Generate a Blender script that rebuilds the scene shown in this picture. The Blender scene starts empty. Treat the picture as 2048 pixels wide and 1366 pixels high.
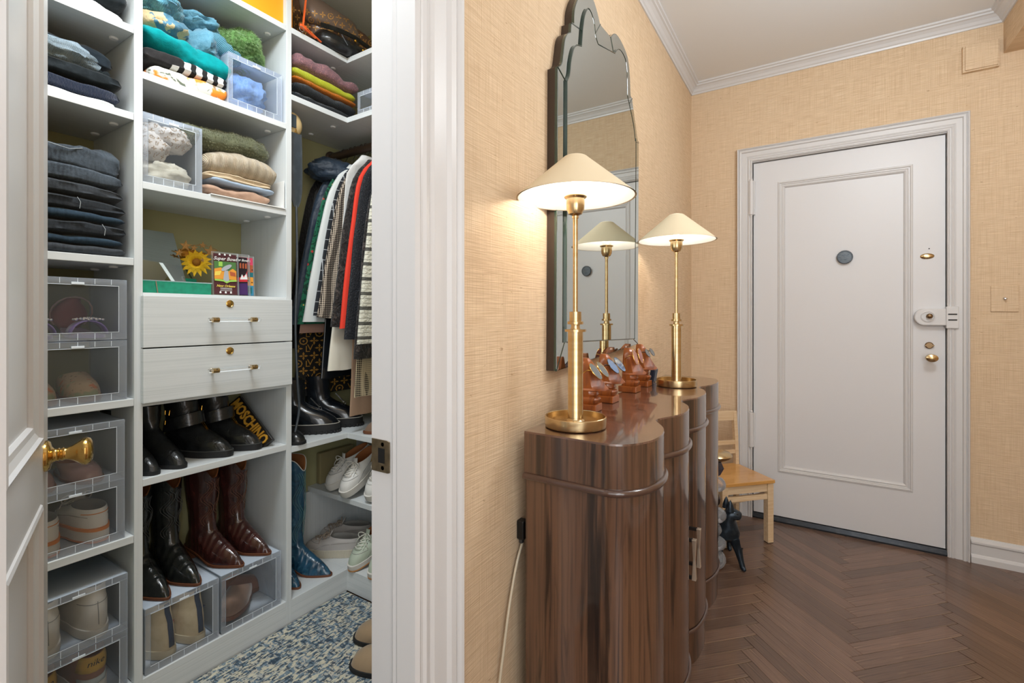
import bpy, bmesh, math, random
from mathutils import Vector, Matrix, noise
from mathutils.bvhtree import BVHTree
random.seed(7)
SC = bpy.context.scene
COL = SC.collection
PI = math.pi
def srgb(c):
    if isinstance(c, str):
        c = [int(c[i:i+2], 16)/255 for i in (0, 2, 4)]
    return tuple((x/12.92 if x <= .04045 else ((x+.055)/1.055)**2.4) for x in c)
# ---------------------------------------------------------------- camera, world, lights, exposure
cam = bpy.data.cameras.new('camera'); camo = bpy.data.objects.new('camera', cam); COL.objects.link(camo)
cam.sensor_width = 36; cam.lens = 952/2048*36; cam.shift_y = -52/2048
cam.clip_start = .01
camo.location = (0, 0, 1.2); camo.rotation_euler = (PI/2, 0, math.radians(32.35))
SC.camera = camo
w = bpy.data.worlds.new('world'); SC.world = w; w.use_nodes = True
w.node_tree.nodes['Background'].inputs[0].default_value = (.9, .93, 1, 1)
w.node_tree.nodes['Background'].inputs[1].default_value = .35
def area(name, loc, size, power, col, rot=(0, 0, 0), sy=None):
    l = bpy.data.lights.new(name, 'AREA'); l.energy = power; l.color = col; l.size = size
    if sy: l.shape = 'RECTANGLE'; l.size_y = sy
    o = bpy.data.objects.new(name, l); COL.objects.link(o); o.location = loc; o.rotation_euler = rot
    return o
CLOSET = area('closet_light', (-1.16, .62, 2.60), .34, 12, (.88, .95, 1.0))
CLOSET_FILL = area('closet_fill_light', (-1.25, .05, 2.62), 1.0, 12, (.88, .95, 1.0))  # added soft fill, no fixture of its own; softens closet contrast
DOORWAY_FILL = area('doorway_fill_light', (1.15, -.75, 1.35), 1.2, 17, (.86, .94, 1.0), (math.radians(90), 0, math.radians(62)), 1.8)  # added fill panel beside the camera, aimed through the doorway at the closet
for nm_, lc_, en_ in (('foyer_fill_far', (.50, 1.75, 2.25), 21), ('foyer_fill_near', (.85, -.45, 2.2), 9)):  # two added out-of-view fills to brighten foyer and ceiling, no real fixtures
    gl0 = bpy.data.lights.new(nm_, 'POINT'); gl0.energy = en_; gl0.color = (.88, .95, 1); gl0.shadow_soft_size = .16
    glo = bpy.data.objects.new(nm_, gl0); COL.objects.link(glo); glo.location = lc_
REAR_FILL = area('rear_fill_light', (.45, -1.15, 1.45), 1.5, 11, (.88, .95, 1.0), (PI/2, 0, 0), 2.0)  # added fill behind the camera
vs = SC.view_settings
SC.display_settings.display_device = 'sRGB'
vs.view_transform = 'Standard'; vs.look = 'None'; vs.exposure = .55; vs.gamma = 1; vs.use_curve_mapping = False
SC.cycles.max_bounces = 10; SC.cycles.diffuse_bounces = 5; SC.cycles.transparent_max_bounces = 24
# ---------------------------------------------------------------- materials
def mat(name, col, rough=.5, metal=0, coat=0, spec=.5, pats=(), bumps=(), sheen=0, emit=0, trans=0, alpha=None, ior=1.45, rand=0, coord='Object'):
    m = bpy.data.materials.new(name); m.use_nodes = True
    nt = m.node_tree; N = nt.nodes; L = nt.links
    b = N['Principled BSDF']
    c = srgb(col)+(1,)
    b.inputs['Base Color'].default_value = c
    b.inputs['Roughness'].default_value = rough; b.inputs['Metallic'].default_value = metal
    b.inputs['Coat Weight'].default_value = coat; b.inputs['Coat Roughness'].default_value = .06
    b.inputs['Specular IOR Level'].default_value = spec; b.inputs['IOR'].default_value = ior
    b.inputs['Transmission Weight'].default_value = trans
    if sheen: b.inputs['Sheen Weight'].default_value = sheen; b.inputs['Sheen Roughness'].default_value = .4
    if emit: b.inputs['Emission Color'].default_value = c; b.inputs['Emission Strength'].default_value = emit
    if alpha is not None: b.inputs['Alpha'].default_value = alpha
    tc = None
    def co():
        nonlocal tc
        if tc is None:
            t = N.new('ShaderNodeTexCoord'); tc = t.outputs[coord]
            if coord == 'wall':
                pass
        return tc
    def tex(kind, s, rot=(0, 0, 0)):
        mp = N.new('ShaderNodeMapping'); mp.inputs['Scale'].default_value = s; mp.inputs['Rotation'].default_value = rot
        L.new(co(), mp.inputs[0])
        if kind == 'noise':
            t = N.new('ShaderNodeTexNoise'); t.inputs['Scale'].default_value = 1; t.inputs['Detail'].default_value = 4; o = t.outputs[0]
        elif kind == 'dnoise':
            t = N.new('ShaderNodeTexNoise'); t.inputs['Scale'].default_value = 1; t.inputs['Detail'].default_value = 5; t.inputs['Distortion'].default_value = 1.6; o = t.outputs[0]
        elif kind == 'wave':
            t = N.new('ShaderNodeTexWave'); t.inputs['Scale'].default_value = 1; t.inputs['Distortion'].default_value = .6; t.inputs['Detail'].default_value = 1; o = t.outputs[1]
        elif kind == 'dwave':
            t = N.new('ShaderNodeTexWave'); t.inputs['Scale'].default_value = 1; t.inputs['Distortion'].default_value = 9; t.inputs['Detail'].default_value = 3; t.inputs['Detail Scale'].default_value = .8; o = t.outputs[1]
        elif kind in ('wavez', 'wavey'):
            t = N.new('ShaderNodeTexWave'); t.inputs['Scale'].default_value = 1; t.inputs['Distortion'].default_value = .8; t.inputs['Detail'].default_value = 2; t.bands_direction = kind[-1].upper(); o = t.outputs[1]
        elif kind == 'dwavey':
            t = N.new('ShaderNodeTexWave'); t.inputs['Scale'].default_value = 1; t.inputs['Distortion'].default_value = 7; t.inputs['Detail'].default_value = 3; t.inputs['Detail Scale'].default_value = .5; t.bands_direction = 'Y'; o = t.outputs[1]
        elif kind == 'voro':
            t = N.new('ShaderNodeTexVoronoi'); t.inputs['Scale'].default_value = 1; o = t.outputs[0]
        elif kind == 'cheb':
            t = N.new('ShaderNodeTexVoronoi'); t.inputs['Scale'].default_value = 1; t.distance = 'CHEBYCHEV'; o = t.outputs[0]
        elif kind == 'cell':
            t = N.new('ShaderNodeTexVoronoi'); t.inputs['Scale'].default_value = 1; t.distance = 'CHEBYCHEV'
            s2 = N.new('ShaderNodeSeparateColor'); L.new(t.outputs[1], s2.inputs[0]); L.new(mp.outputs[0], t.inputs[0]); return s2.outputs[0]
        elif kind == 'check':
            t = N.new('ShaderNodeTexChecker'); t.inputs['Scale'].default_value = 1; o = t.outputs[1]
        L.new(mp.outputs[0], t.inputs[0]); return o
    cur = None
    for p in pats:
        kind, s, c2, lo, hi, f = p[:6]; rot = p[6] if len(p) > 6 else (0, 0, 0)
        o = tex(kind, s, rot)
        mr = N.new('ShaderNodeMapRange'); mr.inputs[1].default_value = lo; mr.inputs[2].default_value = hi; mr.inputs[4].default_value = f
        L.new(o, mr.inputs[0])
        mx = N.new('ShaderNodeMix'); mx.data_type = 'RGBA'
        L.new(mr.outputs[0], mx.inputs[0])
        if cur is None: mx.inputs[6].default_value = c
        else: L.new(cur, mx.inputs[6])
        mx.inputs[7].default_value = srgb(c2)+(1,)
        cur = mx.outputs[2]
    if rand:
        oi = N.new('ShaderNodeObjectInfo'); mr = N.new('ShaderNodeMapRange'); mr.inputs[3].default_value = 1-rand; mr.inputs[4].default_value = 1+rand
        L.new(oi.outputs['Random'], mr.inputs[0])
        hs = N.new('ShaderNodeHueSaturation'); L.new(mr.outputs[0], hs.inputs['Value'])
        if cur is None: hs.inputs['Color'].default_value = c
        else: L.new(cur, hs.inputs['Color'])
        cur = hs.outputs[0]
    if cur is not None: L.new(cur, b.inputs['Base Color'])
    last = None
    for bp in bumps:
        kind, s, st, dist = bp[:4]; rot = bp[4] if len(bp) > 4 else (0, 0, 0)
        o = tex(kind, s, rot)
        bu = N.new('ShaderNodeBump'); bu.inputs['Strength'].default_value = st; bu.inputs['Distance'].default_value = dist
        L.new(o, bu.inputs['Height'])
        if last is not None: L.new(last, bu.inputs['Normal'])
        last = bu.outputs[0]
    if last is not None: L.new(last, b.inputs['Normal'])
    return m
def clear(name, col, a, rough=.1, tint=(1, 1, 1), fi=1.4):
    """thin see-through plastic: part transparent, part diffuse/gloss"""
    m = bpy.data.materials.new(name); m.use_nodes = True
    nt = m.node_tree; N = nt.nodes; L = nt.links; b = N['Principled BSDF']; out = N['Material Output']
    b.inputs['Base Color'].default_value = srgb(col)+(1,); b.inputs['Roughness'].default_value = rough
    t = N.new('ShaderNodeBsdfTransparent'); t.inputs[0].default_value = tuple(tint)+(1,)
    fr = N.new('ShaderNodeFresnel'); fr.inputs[0].default_value = fi
    ad = N.new('ShaderNodeMath'); ad.operation = 'ADD'; ad.use_clamp = True; ad.inputs[1].default_value = a
    L.new(fr.outputs[0], ad.inputs[0])
    mx = N.new('ShaderNodeMixShader'); L.new(ad.outputs[0], mx.inputs[0]); L.new(t.outputs[0], mx.inputs[1]); L.new(b.outputs[0], mx.inputs[2])
    L.new(mx.outputs[0], out.inputs[0]); return m
def wallpaper(name, base, c2, axis):
    """woven grasscloth; axis: which world axis runs along the wall"""
    m = mat(name, base, rough=.85, spec=.2)
    nt = m.node_tree; N = nt.nodes; L = nt.links; b = N['Principled BSDF']
    tc = N.new('ShaderNodeTexCoord'); sp = N.new('ShaderNodeSeparateXYZ'); L.new(tc.outputs['Object'], sp.inputs[0])
    cb = N.new('ShaderNodeCombineXYZ'); L.new(sp.outputs[axis], cb.inputs[0]); L.new(sp.outputs[2], cb.inputs[1])
    def nz(s, det=2, lo=.3, hi=.7):
        mp = N.new('ShaderNodeMapping'); mp.inputs['Scale'].default_value = s; L.new(cb.outputs[0], mp.inputs[0])
        t = N.new('ShaderNodeTexNoise'); t.inputs['Scale'].default_value = 1; t.inputs['Detail'].default_value = det; L.new(mp.outputs[0], t.inputs[0])
        mr = N.new('ShaderNodeMapRange'); mr.inputs[1].default_value = lo; mr.inputs[2].default_value = hi; L.new(t.outputs[0], mr.inputs[0]); return mr.outputs[0]
    cur = None
    for s, c, f, lo, hi in (((12, 420, 1), c2, .6, .42, .62), ((380, 6, 1), c2, .5, .44, .66), ((1.1, .05, 1), 'e2ccb0', .35, .35, .65), ((40, 90, 1), '8a6844', .5, .70, .76), ((14, 500, 1), 'f3dcb8', .35, .5, .75)):
        o = nz(s, 2, lo, hi)
        mm = N.new('ShaderNodeMath'); mm.operation = 'MULTIPLY'; mm.inputs[1].default_value = f; L.new(o, mm.inputs[0])
        mx = N.new('ShaderNodeMix'); mx.data_type = 'RGBA'; L.new(mm.outputs[0], mx.inputs[0])
        if cur is None: mx.inputs[6].default_value = srgb(base)+(1,)
        else: L.new(cur, mx.inputs[6])
        mx.inputs[7].default_value = srgb(c)+(1,); cur = mx.outputs[2]
    L.new(cur, b.inputs['Base Color'])
    mp = N.new('ShaderNodeMapping'); mp.inputs['Scale'].default_value = (6, 300, 1); L.new(cb.outputs[0], mp.inputs[0])
    t = N.new('ShaderNodeTexNoise'); t.inputs['Scale'].default_value = 1; t.inputs['Detail'].default_value = 2; L.new(mp.outputs[0], t.inputs[0])
    bu = N.new('ShaderNodeBump'); bu.inputs['Strength'].default_value = .4; bu.inputs['Distance'].default_value = .0028
    L.new(t.outputs[0], bu.inputs['Height']); L.new(bu.outputs[0], b.inputs['Normal'])
    return m
PAINT = mat('white_trim_paint', 'd0cfcf', rough=.34)
DOORP = mat('white_door_paint', 'd6d6d8', rough=.4)
CEILM = mat('ceiling_paint', 'e4e5e6', rough=.9, spec=.1)
PAPER_Y = wallpaper('grasscloth_left_wall', 'dac1a2', 'b89a78', 1)
PAPER_X = wallpaper('grasscloth_far_wall', 'dbc3a5', 'bb9d7b', 0)
OLIVE = mat('olive_wall_paint', 'a29e74', rough=.8)
LAMH = mat('laminate_horizontal_grain', 'd6dadb', rough=.42, pats=[('noise', (2, 2, 330), 'bcc2c3', .45, .75, .7)], bumps=[('noise', (3, 3, 260), .12, .001)])
LAMV = mat('laminate_vertical_grain', 'd6dadb', rough=.42, pats=[('noise', (330, 330, 2), 'c0c6c7', .45, .78, .55)], bumps=[('noise', (190, 190, 3), .12, .001)])
LAMF = mat('laminate_shelf_grain', 'd6dadb', rough=.42, pats=[('noise', (330, 3, 60), 'c2c8c9', .45, .75, .5)], bumps=[('noise', (190, 4, 60), .1, .001)])
BRASS = mat('brushed_brass', 'd2bb92', rough=.24, metal=1, pats=[('noise', (5, 5, 60), 'bf975a', .4, .7, .6)])
BRASSP = mat('polished_brass', 'd0a962', rough=.16, metal=1)
BRONZE = mat('pale_bronze', 'd8c9b6', rough=.45, metal=1)
STEEL = mat('antique_steel', '9b8d76', rough=.35, metal=1, pats=[('noise', (60, 60, 60), '6e6352', .4, .7, .6)])
CHROME = mat('chrome', 'd8d8da', rough=.1, metal=1)
DARK = mat('dark_void', '0c0c0d', rough=.6)
WALNUT = mat('polished_rosewood', '5c402f', rough=.3, coat=1, spec=.5, pats=[('noise', (6, 6, .9), '7c5a40', .5, .75, .6), ('dnoise', (26, 26, 1.2), '1f140f', .52, .64, .9), ('noise', (170, 170, 3), '33231b', .46, .7, .65), ('dnoise', (9, 9, .8), '20140f', .58, .66, .75)])
WALTOP = mat('polished_rosewood_top', '66483a', rough=.25, coat=1, pats=[('dnoise', (3, 26, 2), '33221a', .50, .68, .7), ('noise', (5, 130, 2), '38261d', .46, .7, .55)])
FLOORM = mat('stained_oak', '6f5647', rough=.32, coat=.35, rand=.24, pats=[('dwavey', (.7, 3.6, 1), '4a3628', .3, .9, .75), ('noise', (5, 190, 1), '3f2d23', .48, .70, .8), ('dnoise', (1.8, 34, 1), 'a38b70', .56, .68, .75)], bumps=[('noise', (6, 150, 1), .12, .001)])
MIRROR = mat('mirror_glass', 'c9cfcc', rough=.012, metal=1)
GLASSEDGE = mat('green_glass_edge', '22382f', rough=.1, coat=1)
FRAMED = mat('dark_frame_side', '3a2e26', rough=.4)
SHADEO = mat('cream_shade_paper', 'e3d3b4', rough=.75, bumps=[('noise', (300, 300, 300), .05, .001)])
SHADEI = mat('white_shade_lining', 'f6f4ef', rough=.8)
SHADET = mat('glowing_shade_cap', 'fff2da', rough=.8, emit=.35)
BULB = mat('bulb_glass', 'fff3df', rough=.3, emit=14)
MAPLE = mat('maple_wood', 'dcc3a0', rough=.35, coat=.3, pats=[('noise', (6, 90, 90), 'c39c6c', .42, .7, .5)])
SEATW = mat('honey_seat_wood', 'cf9a55', rough=.25, coat=.6, pats=[('noise', (6, 60, 60), 'b98342', .42, .7, .5)])
BOXC = clear('clear_box_plastic', 'cfd9e4', .03, .12, (.985, .99, 1), 1.12)
BOXP = clear('clear_door_panel', 'c5ccd2', .045, .06, (.965, .97, .975), 1.12)
BOXF = clear('frosted_box_edge', 'e3ebf4', .17, .25, (.97, .98, 1), 1.15)
ACRY = clear('clear_acrylic', 'eef2f4', .06, .04)
# ---------------------------------------------------------------- mesh helpers
class B:
    def __init__(s): s.bm = bmesh.new()
    def box(s, a, b):
        vs_ = [s.bm.verts.new((x, y, z)) for z in (a[2], b[2]) for y in (a[1], b[1]) for x in (a[0], b[0])]
        for f in ((0, 2, 3, 1), (4, 5, 7, 6), (0, 1, 5, 4), (2, 6, 7, 3), (0, 4, 6, 2), (1, 3, 7, 5)):
            s.bm.faces.new([vs_[i] for i in f])
        return s
    def obox(s, p0, p1, w_, h_, up=(0, 0, 1)):
        """bar from p0 to p1 with section w x h"""
        p0 = Vector(p0); p1 = Vector(p1); d = (p1-p0).normalized(); u = Vector(up)
        sx = d.cross(u).normalized(); sz = sx.cross(d).normalized()
        v = [s.bm.verts.new(p+sx*(a*w_/2)+sz*(b*h_/2)) for p in (p0, p1) for a, b in ((-1, -1), (1, -1), (1, 1), (-1, 1))]
        for f in ((0, 1, 2, 3), (7, 6, 5, 4), (0, 4, 5, 1), (1, 5, 6, 2), (2, 6, 7, 3), (3, 7, 4, 0)):
            s.bm.faces.new([v[i] for i in f])
        return s
    def rings(s, R, closed=True, cap0=True, cap1=True):
        rv = [[s.bm.verts.new(p) for p in r] for r in R]
        n = len(rv[0])
        for a, b in zip(rv, rv[1:]):
            for i in range(n if closed else n-1):
                j = (i+1) % n
                try: s.bm.faces.new((a[i], a[j], b[j], b[i]))
                except ValueError: pass
        if cap0: s.bm.faces.new(rv[0][::-1])
        if cap1: s.bm.faces.new(rv[-1])
        return s
    def lathe(s, prof, n=24, c=(0, 0, 0), axis='z', caps=True):
        R = []
        for r, z in prof:
            ring = []
            for i in range(n):
                a = 2*PI*i/n
                p = (r*math.cos(a), r*math.sin(a), z)
                if axis == 'y': p = (p[0], p[2], -p[1])
                if axis == 'x': p = (p[2], p[0], p[1])
                ring.append((p[0]+c[0], p[1]+c[1], p[2]+c[2]))
            R.append(ring)
        return s.rings(R, True, caps, caps)
    def tube(s, path, r, n=8, closed=False):
        P = [Vector(p) for p in path]; m = len(P); R = []
        last = None
        for i, p in enumerate(P):
            if closed: d = P[(i+1) % m]-P[i-1]
            else: d = P[min(i+1, m-1)]-P[max(i-1, 0)]
            d.normalize()
            if last is None:
                u = d.orthogonal().normalized()
            else:
                u = (last-d*last.dot(d)); u = u.normalized() if u.length > 1e-6 else d.orthogonal().normalized()
            last = u; v = d.cross(u); rr = r[i] if isinstance(r, (list, tuple)) else r
            R.append([p+u*(rr*math.cos(2*PI*k/n))+v*(rr*math.sin(2*PI*k/n)) for k in range(n)])
        if closed: R.append(R[0]); return s.rings(R, True, False, False)
        return s.rings(R)
    def prism(s, poly, z0, z1, f=lambda x, y, z: (x, y, z)):
        return s.rings([[f(x, y, z0) for x, y in poly], [f(x, y, z1) for x, y in poly]])
    def grid(s, fn, nu, nv, thick=None):
        v = [[s.bm.verts.new(fn(i/nu, j/nv)) for j in range(nv+1)] for i in range(nu+1)]
        for i in range(nu):
            for j in range(nv):
                s.bm.faces.new((v[i][j], v[i+1][j], v[i+1][j+1], v[i][j+1]))
        return s
    def ball(s, c, r, n=16, m=10, disp=None):
        R = []
        r = r if isinstance(r, (tuple, list)) else (r, r, r)
        for j in range(m+1):
            t = PI*j/m; t = min(max(t, .02), PI-.02)
            ring = []
            for i in range(n):
                a = 2*PI*i/n
                d = Vector((math.sin(t)*math.cos(a), math.sin(t)*math.sin(a), -math.cos(t)))
                k = disp(d) if disp else 1
                ring.append((c[0]+d.x*r[0]*k, c[1]+d.y*r[1]*k, c[2]+d.z*r[2]*k))
            R.append(ring)
        return s.rings(R)
    def star(s, pts, r0, r1, z0, z1, f=lambda x, y, z: (x, y, z)):
        poly = [((r0 if i % 2 == 0 else r1)*math.sin(PI*i/pts), (r0 if i % 2 == 0 else r1)*math.cos(PI*i/pts)) for i in range(2*pts)]
        return s.prism(poly, z0, z1, f)
    def ob(s, name, m, parent=None, smooth=False, bevel=0, seg=2, loc=None, rot=None, solid=0, sub=0, angle=None):
        bmesh.ops.recalc_face_normals(s.bm, faces=s.bm.faces)
        me = bpy.data.meshes.new(name); s.bm.to_mesh(me); s.bm.free()
        me.materials.append(m)
        if smooth:
            me.polygons.foreach_set('use_smooth', [True]*len(me.polygons))
            if angle is None: angle = 50
            me.set_sharp_from_angle(angle=math.radians(angle))
        o = bpy.data.objects.new(name, me); COL.objects.link(o)
        if parent: o.parent = parent
        if loc: o.location = loc
        if rot: o.rotation_euler = rot
        if solid:
            md = o.modifiers.new('solid', 'SOLIDIFY'); md.thickness = solid; md.offset = 0
        if bevel:
            md = o.modifiers.new('bevel', 'BEVEL'); md.width = bevel; md.segments = seg; md.limit_method = 'ANGLE'; md.angle_limit = math.radians(40)
        if sub:
            md = o.modifiers.new('sub', 'SUBSURF'); md.levels = sub; md.render_levels = sub
        return o
def thing(name, label, cat, loc=(0, 0, 0), rz=0, group=None, rot=None):
    o = bpy.data.objects.new(name, None); COL.objects.link(o); o.empty_display_size = .05
    o.location = loc; o.rotation_euler = rot or (0, 0, rz); o['label'] = label; o['category'] = cat
    if group: o['group'] = group
    return o
def tag(o, label, cat, group=None, kind=None):
    o['label'] = label; o['category'] = cat
    if group: o['group'] = group
    if kind: o['kind'] = kind
    return o
def struct(o): o['kind'] = 'structure'; return o
def nz(p, s=1, sd=0): return noise.noise(Vector((p[0]*s+sd*7.3, p[1]*s+sd*3.1, p[2]*s-sd*5.7)))
def text_bm(body, size, depth=.0008, fn=None, parent=None, m=None, name='lettering', shear=0, bold=0, align='CENTER'):
    c = bpy.data.curves.new('t', 'FONT'); c.body = body; c.size = size; c.extrude = depth; c.align_x = align; c.align_y = 'CENTER'; c.shear = shear; c.offset = bold
    c.resolution_u = 2
    t = bpy.data.objects.new('t', c); COL.objects.link(t)
    me = bpy.data.meshes.new_from_object(t.evaluated_get(bpy.context.evaluated_depsgraph_get()))
    bpy.data.objects.remove(t)
    if fn:
        for v in me.vertices: v.co = fn(v.co)
    me.name = name
    if m is None: return me
    me.materials.clear(); me.materials.append(m)
    o = bpy.data.objects.new(name, me); COL.objects.link(o)
    if parent: o.parent = parent
    return o
def catmull(P, n=6, closed=False):
    out = []; m = len(P)
    for i in range(m if closed else m-1):
        p0 = P[(i-1) % m] if closed or i > 0 else P[0]; p1 = P[i]; p2 = P[(i+1) % m]; p3 = P[(i+2) % m] if closed or i+2 < m else P[-1]
        for k in range(n):
            t = k/n
            out.append(tuple(.5*((2*p1[a])+(-p0[a]+p2[a])*t+(2*p0[a]-5*p1[a]+4*p2[a]-p3[a])*t*t+(-p0[a]+3*p1[a]-3*p2[a]+p3[a])*t**3) for a in range(len(p1))))
    if not closed: out.append(tuple(P[-1]))
    return out
# ================================================================ FOYER STRUCTURE
XW, YD, XR, YB, ZC = -.657, 3.17, 1.35, -1.35, 2.655     # left wall, door wall, right wall, back wall, ceiling
# floor: herringbone planks, each an object of its own
fl = struct(B().box((XW-.14, YB-.1, -.05), (XR+.1, YD+.12, -.013)).ob('floor', DARK))
def clip(poly, x0, x1, y0, y1):
    for ax, lim, sg in ((0, x0, 1), (0, x1, -1), (1, y0, 1), (1, y1, -1)):
        out = []
        for i in range(len(poly)):
            a, b = poly[i-1], poly[i]; ia = sg*(a[ax]-lim) >= 0; ib = sg*(b[ax]-lim) >= 0
            if ia != ib:
                t = (lim-a[ax])/(b[ax]-a[ax]); out.append((a[0]+t*(b[0]-a[0]), a[1]+t*(b[1]-a[1])))
            if ib: out.append(b)
        poly = out
        if len(poly) < 3: return []
    return poly
PL, PW = .464, .058
q = math.sqrt(.5); U = Vector((q, q)); V = Vector((-q, q)); O0 = Vector((.148, 2.168))
rest = B(); planks = []
for n_ in range(-5, 6):
    for k in range(-70, 70):
        for typ in (0, 1):
            o = O0+(U+V)*(PW*k)+(U-V)*(PL*n_)
            g = .0005
            if typ == 0: cs = [(g, g), (PL-g, g), (PL-g, PW-g), (g, PW-g)]; ang = PI/4
            else: cs = [(PL+g, PW-PL+g), (PL+PW-g, PW-PL+g), (PL+PW-g, PW-g), (PL+g, PW-g)]; ang = -PI/4
            poly = [tuple(o+U*a+V*b) for a, b in cs]
            poly = clip(poly, XW+.001, XR-.001, YB+.001, YD-.001)
            if len(poly) < 3: continue
            ar = abs(sum(poly[i-1][0]*poly[i][1]-poly[i][0]*poly[i-1][1] for i in range(len(poly))))/2
            if ar < .0006: continue
            cx_ = sum(p[0] for p in poly)/len(poly); cy_ = sum(p[1] for p in poly)/len(poly)
            planks.append((poly, cx_, cy_, ang))
planks.sort(key=lambda p: -p[2])
cnt = 0
for poly, cx_, cy_, ang in planks:
    ca, sa = math.cos(-ang), math.sin(-ang)
    single = cnt < 290 and cy_ > .75
    tgt = B() if single else rest
    def lc(x, y, z, k=1):
        x = (x-cx_)*k; y = (y-cy_)*k
        return (x*ca-y*sa, x*sa+y*ca, z) if single else (x+cx_, y+cy_, z)
    lift = random.uniform(0, .0004)
    tgt.rings([[lc(x, y, -.013) for x, y in poly], [lc(x, y, -.0008+lift) for x, y in poly], [lc(x, y, lift, .994) for x, y in poly]])
    if single:
        cnt += 1
        p = tgt.ob('plank', FLOORM, fl, loc=(cx_, cy_, 0), rot=(0, 0, ang))
r_ = rest.ob('floorboards', FLOORM, fl); r_['kind'] = 'stuff'
# walls
OP0, OP1, OPH = .105, .701, 2.1       # closet opening in the left wall (rough)
wl = B()
wl.box((XW-.12, YB, 0), (XW, OP0, ZC)).box((XW-.12, OP1, 0), (XW, YD, ZC)).box((XW-.12, OP0, OPH), (XW, OP1, ZC))
struct(wl.ob('wall_left', PAPER_Y))
D0, D1, DH = -.308, .563, 2.112
wf = B()
wf.box((XW-.12, YD, 0), (D0-.02, YD+.14, ZC)).box((D1+.02, YD, 0), (XR, YD+.14, ZC)).box((D0-.02, YD, DH+.02), (D1+.02, YD+.14, ZC))
struct(wf.ob('wall_far', PAPER_X))
struct(B().box((XR, YB, 0), (XR+.1, YD+.14, ZC)).ob('wall_right', PAPER_Y))
struct(B().box((XW-.12, YB-.1, 0), (XR+.1, YB, ZC)).ob('wall_back', PAPER_X))
struct(B().box((XW-.12, YB-.1, ZC), (XR+.1, YD+.14, ZC+.1)).ob('ceiling', CEILM))
struct(B().box((.765, YB, 2.449), (XR, YD, ZC)).ob('beam_right', PAPER_Y))
# crown moulding: profile swept
CP = [(a*.74, b*.74) for a, b in [(0, 0), (.008, 0), (.012, .012), (.020, .018), (.030, .034), (.046, .048), (.058, .052), (.060, .062), (.072, .066), (.074, .078), (0, .078)]]
def crown(name, p0, p1, inx, m0=1, m1=1):
    """p0,p1 along wall; inx inward normal; mitred ends"""
    p0 = Vector(p0); p1 = Vector(p1); d = (p1-p0).normalized(); n = Vector(inx)
    R = [[p0+n*a+d*(a*m0)+Vector((0, 0, ZC-.0577+b)) for a, b in CP], [p1+n*a-d*(a*m1)+Vector((0, 0, ZC-.0577+b)) for a, b in CP]]
    return struct(B().rings(R).ob(name, PAINT))
crown('trim_1', (XW, YB, 0), (XW, YD, 0), (1, 0, 0))
crown('trim_2', (XW, YD, 0), (.765, YD, 0), (0, -1, 0))
crown('trim_3', (.765, YD, 0), (.765, YB, 0), (-1, 0, 0))
# baseboards
BP = [(0, 0), (.022, 0), (.022, .028), (.018, .038), (.014, .042), (.014, .088), (.020, .094), (.020, .102), (.010, .110), (.006, .120), (0, .120)]
def base(name, p0, p1, inx):
    p0 = Vector(p0); p1 = Vector(p1); n = Vector(inx)
    return struct(B().rings([[p+n*a+Vector((0, 0, b)) for a, b in BP] for p in (p0, p1)]).ob(name, PAINT))
base('baseboard_far', (.648, YD, 0), (XR, YD, 0), (0, -1, 0))
base('baseboard_left', (XW, .81, 0), (XW, YD, 0), (1, 0, 0))
base('baseboard_right', (XR, YD, 0), (XR, YB, 0), (-1, 0, 0))
b_ = base('baseboard_far', (XW, YD, 0), (-.389, YD, 0), (0, -1, 0)); b_.name = 'baseboard_far_corner'
# casing profile: across width (0 = inner edge), proud of wall
KP = [(0, 0), (0, .014), (.006, .018), (.010, .014), (.014, .014), (.018, .018), (.024, .016), (.028, .012), (.034, .016), (.058, .016), (.062, .024), (.070, .026), (.076, .020), (.080, .028), (.084, .030), (.088, .022), (.088, 0)]
def casing(name, a0, a1, h, fn, width):
    """frame of two legs and a head; fn maps (along, out, z)"""
    k = width/.088
    L0 = [[fn(a0-a*k, b, 0) for a, b in KP], [fn(a0-a*k, b, h+a*k) for a, b in KP], [fn(a1+a*k, b, h+a*k) for a, b in KP], [fn(a1+a*k, b, 0) for a, b in KP]]
    return struct(B().rings(L0).ob(name, PAINT))
casing('trim_4', D0, D1, DH+.004, lambda a, b, z: (a, YD-b, z), .082)
casing('trim_5', .124, .669, 2.08, lambda a, b, z: (XW+b, a, z), .138)
# closet door jamb with stop and rebate
jb = B()
for s_, yf in ((1, .669), (-1, .124)):
    e = .032*s_
    jb.prism([(XW+.0002, yf+.0003*s_), (XW-.034, yf), (XW-.040, yf+.003*s_), (XW-.048, yf+.002*s_), (XW-.054, yf+.006*s_), (XW-.060, yf+.012*s_), (XW-.12, yf+.012*s_), (XW-.12, yf+e), (XW+.0002, yf+e)], 0, 2.08)
jb.prism([(XW+.0002, 2.0803), (XW-.034, 2.08), (XW-.054, 2.086), (XW-.060, 2.092), (XW-.12, 2.092), (XW-.12, 2.112), (XW+.0002, 2.112)], .092, .701, lambda x, y, z: (x, z, y))
struct(jb.ob('jamb_closet', PAINT))
# strike plate
sp = thing('strike_plate', 'small antique metal strike plate with black latch hole in the closet doorway jamb', 'strike plate', (-.748, .6805, .913))
B().prism([(-.026, -.033), (.020, -.033), (.026, -.031), (.026, .031), (.020, .033), (-.026, .033)], 0, .0025, lambda x, y, z: (x, -z, y)).ob('plate', STEEL, sp, bevel=.0005)
B().box((-.006, -.0032, -.014), (.012, -.0022, .016)).ob('latch_hole', DARK, sp)
for dz in (-.024, .024):
    B().lathe([(.0045, 0), (.004, .0012), (.001, .0016)], 12, (.006, -.0025, dz), 'y').ob('screw', STEEL, sp, rot=None).rotation_euler = (0, 0, 0)
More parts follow.
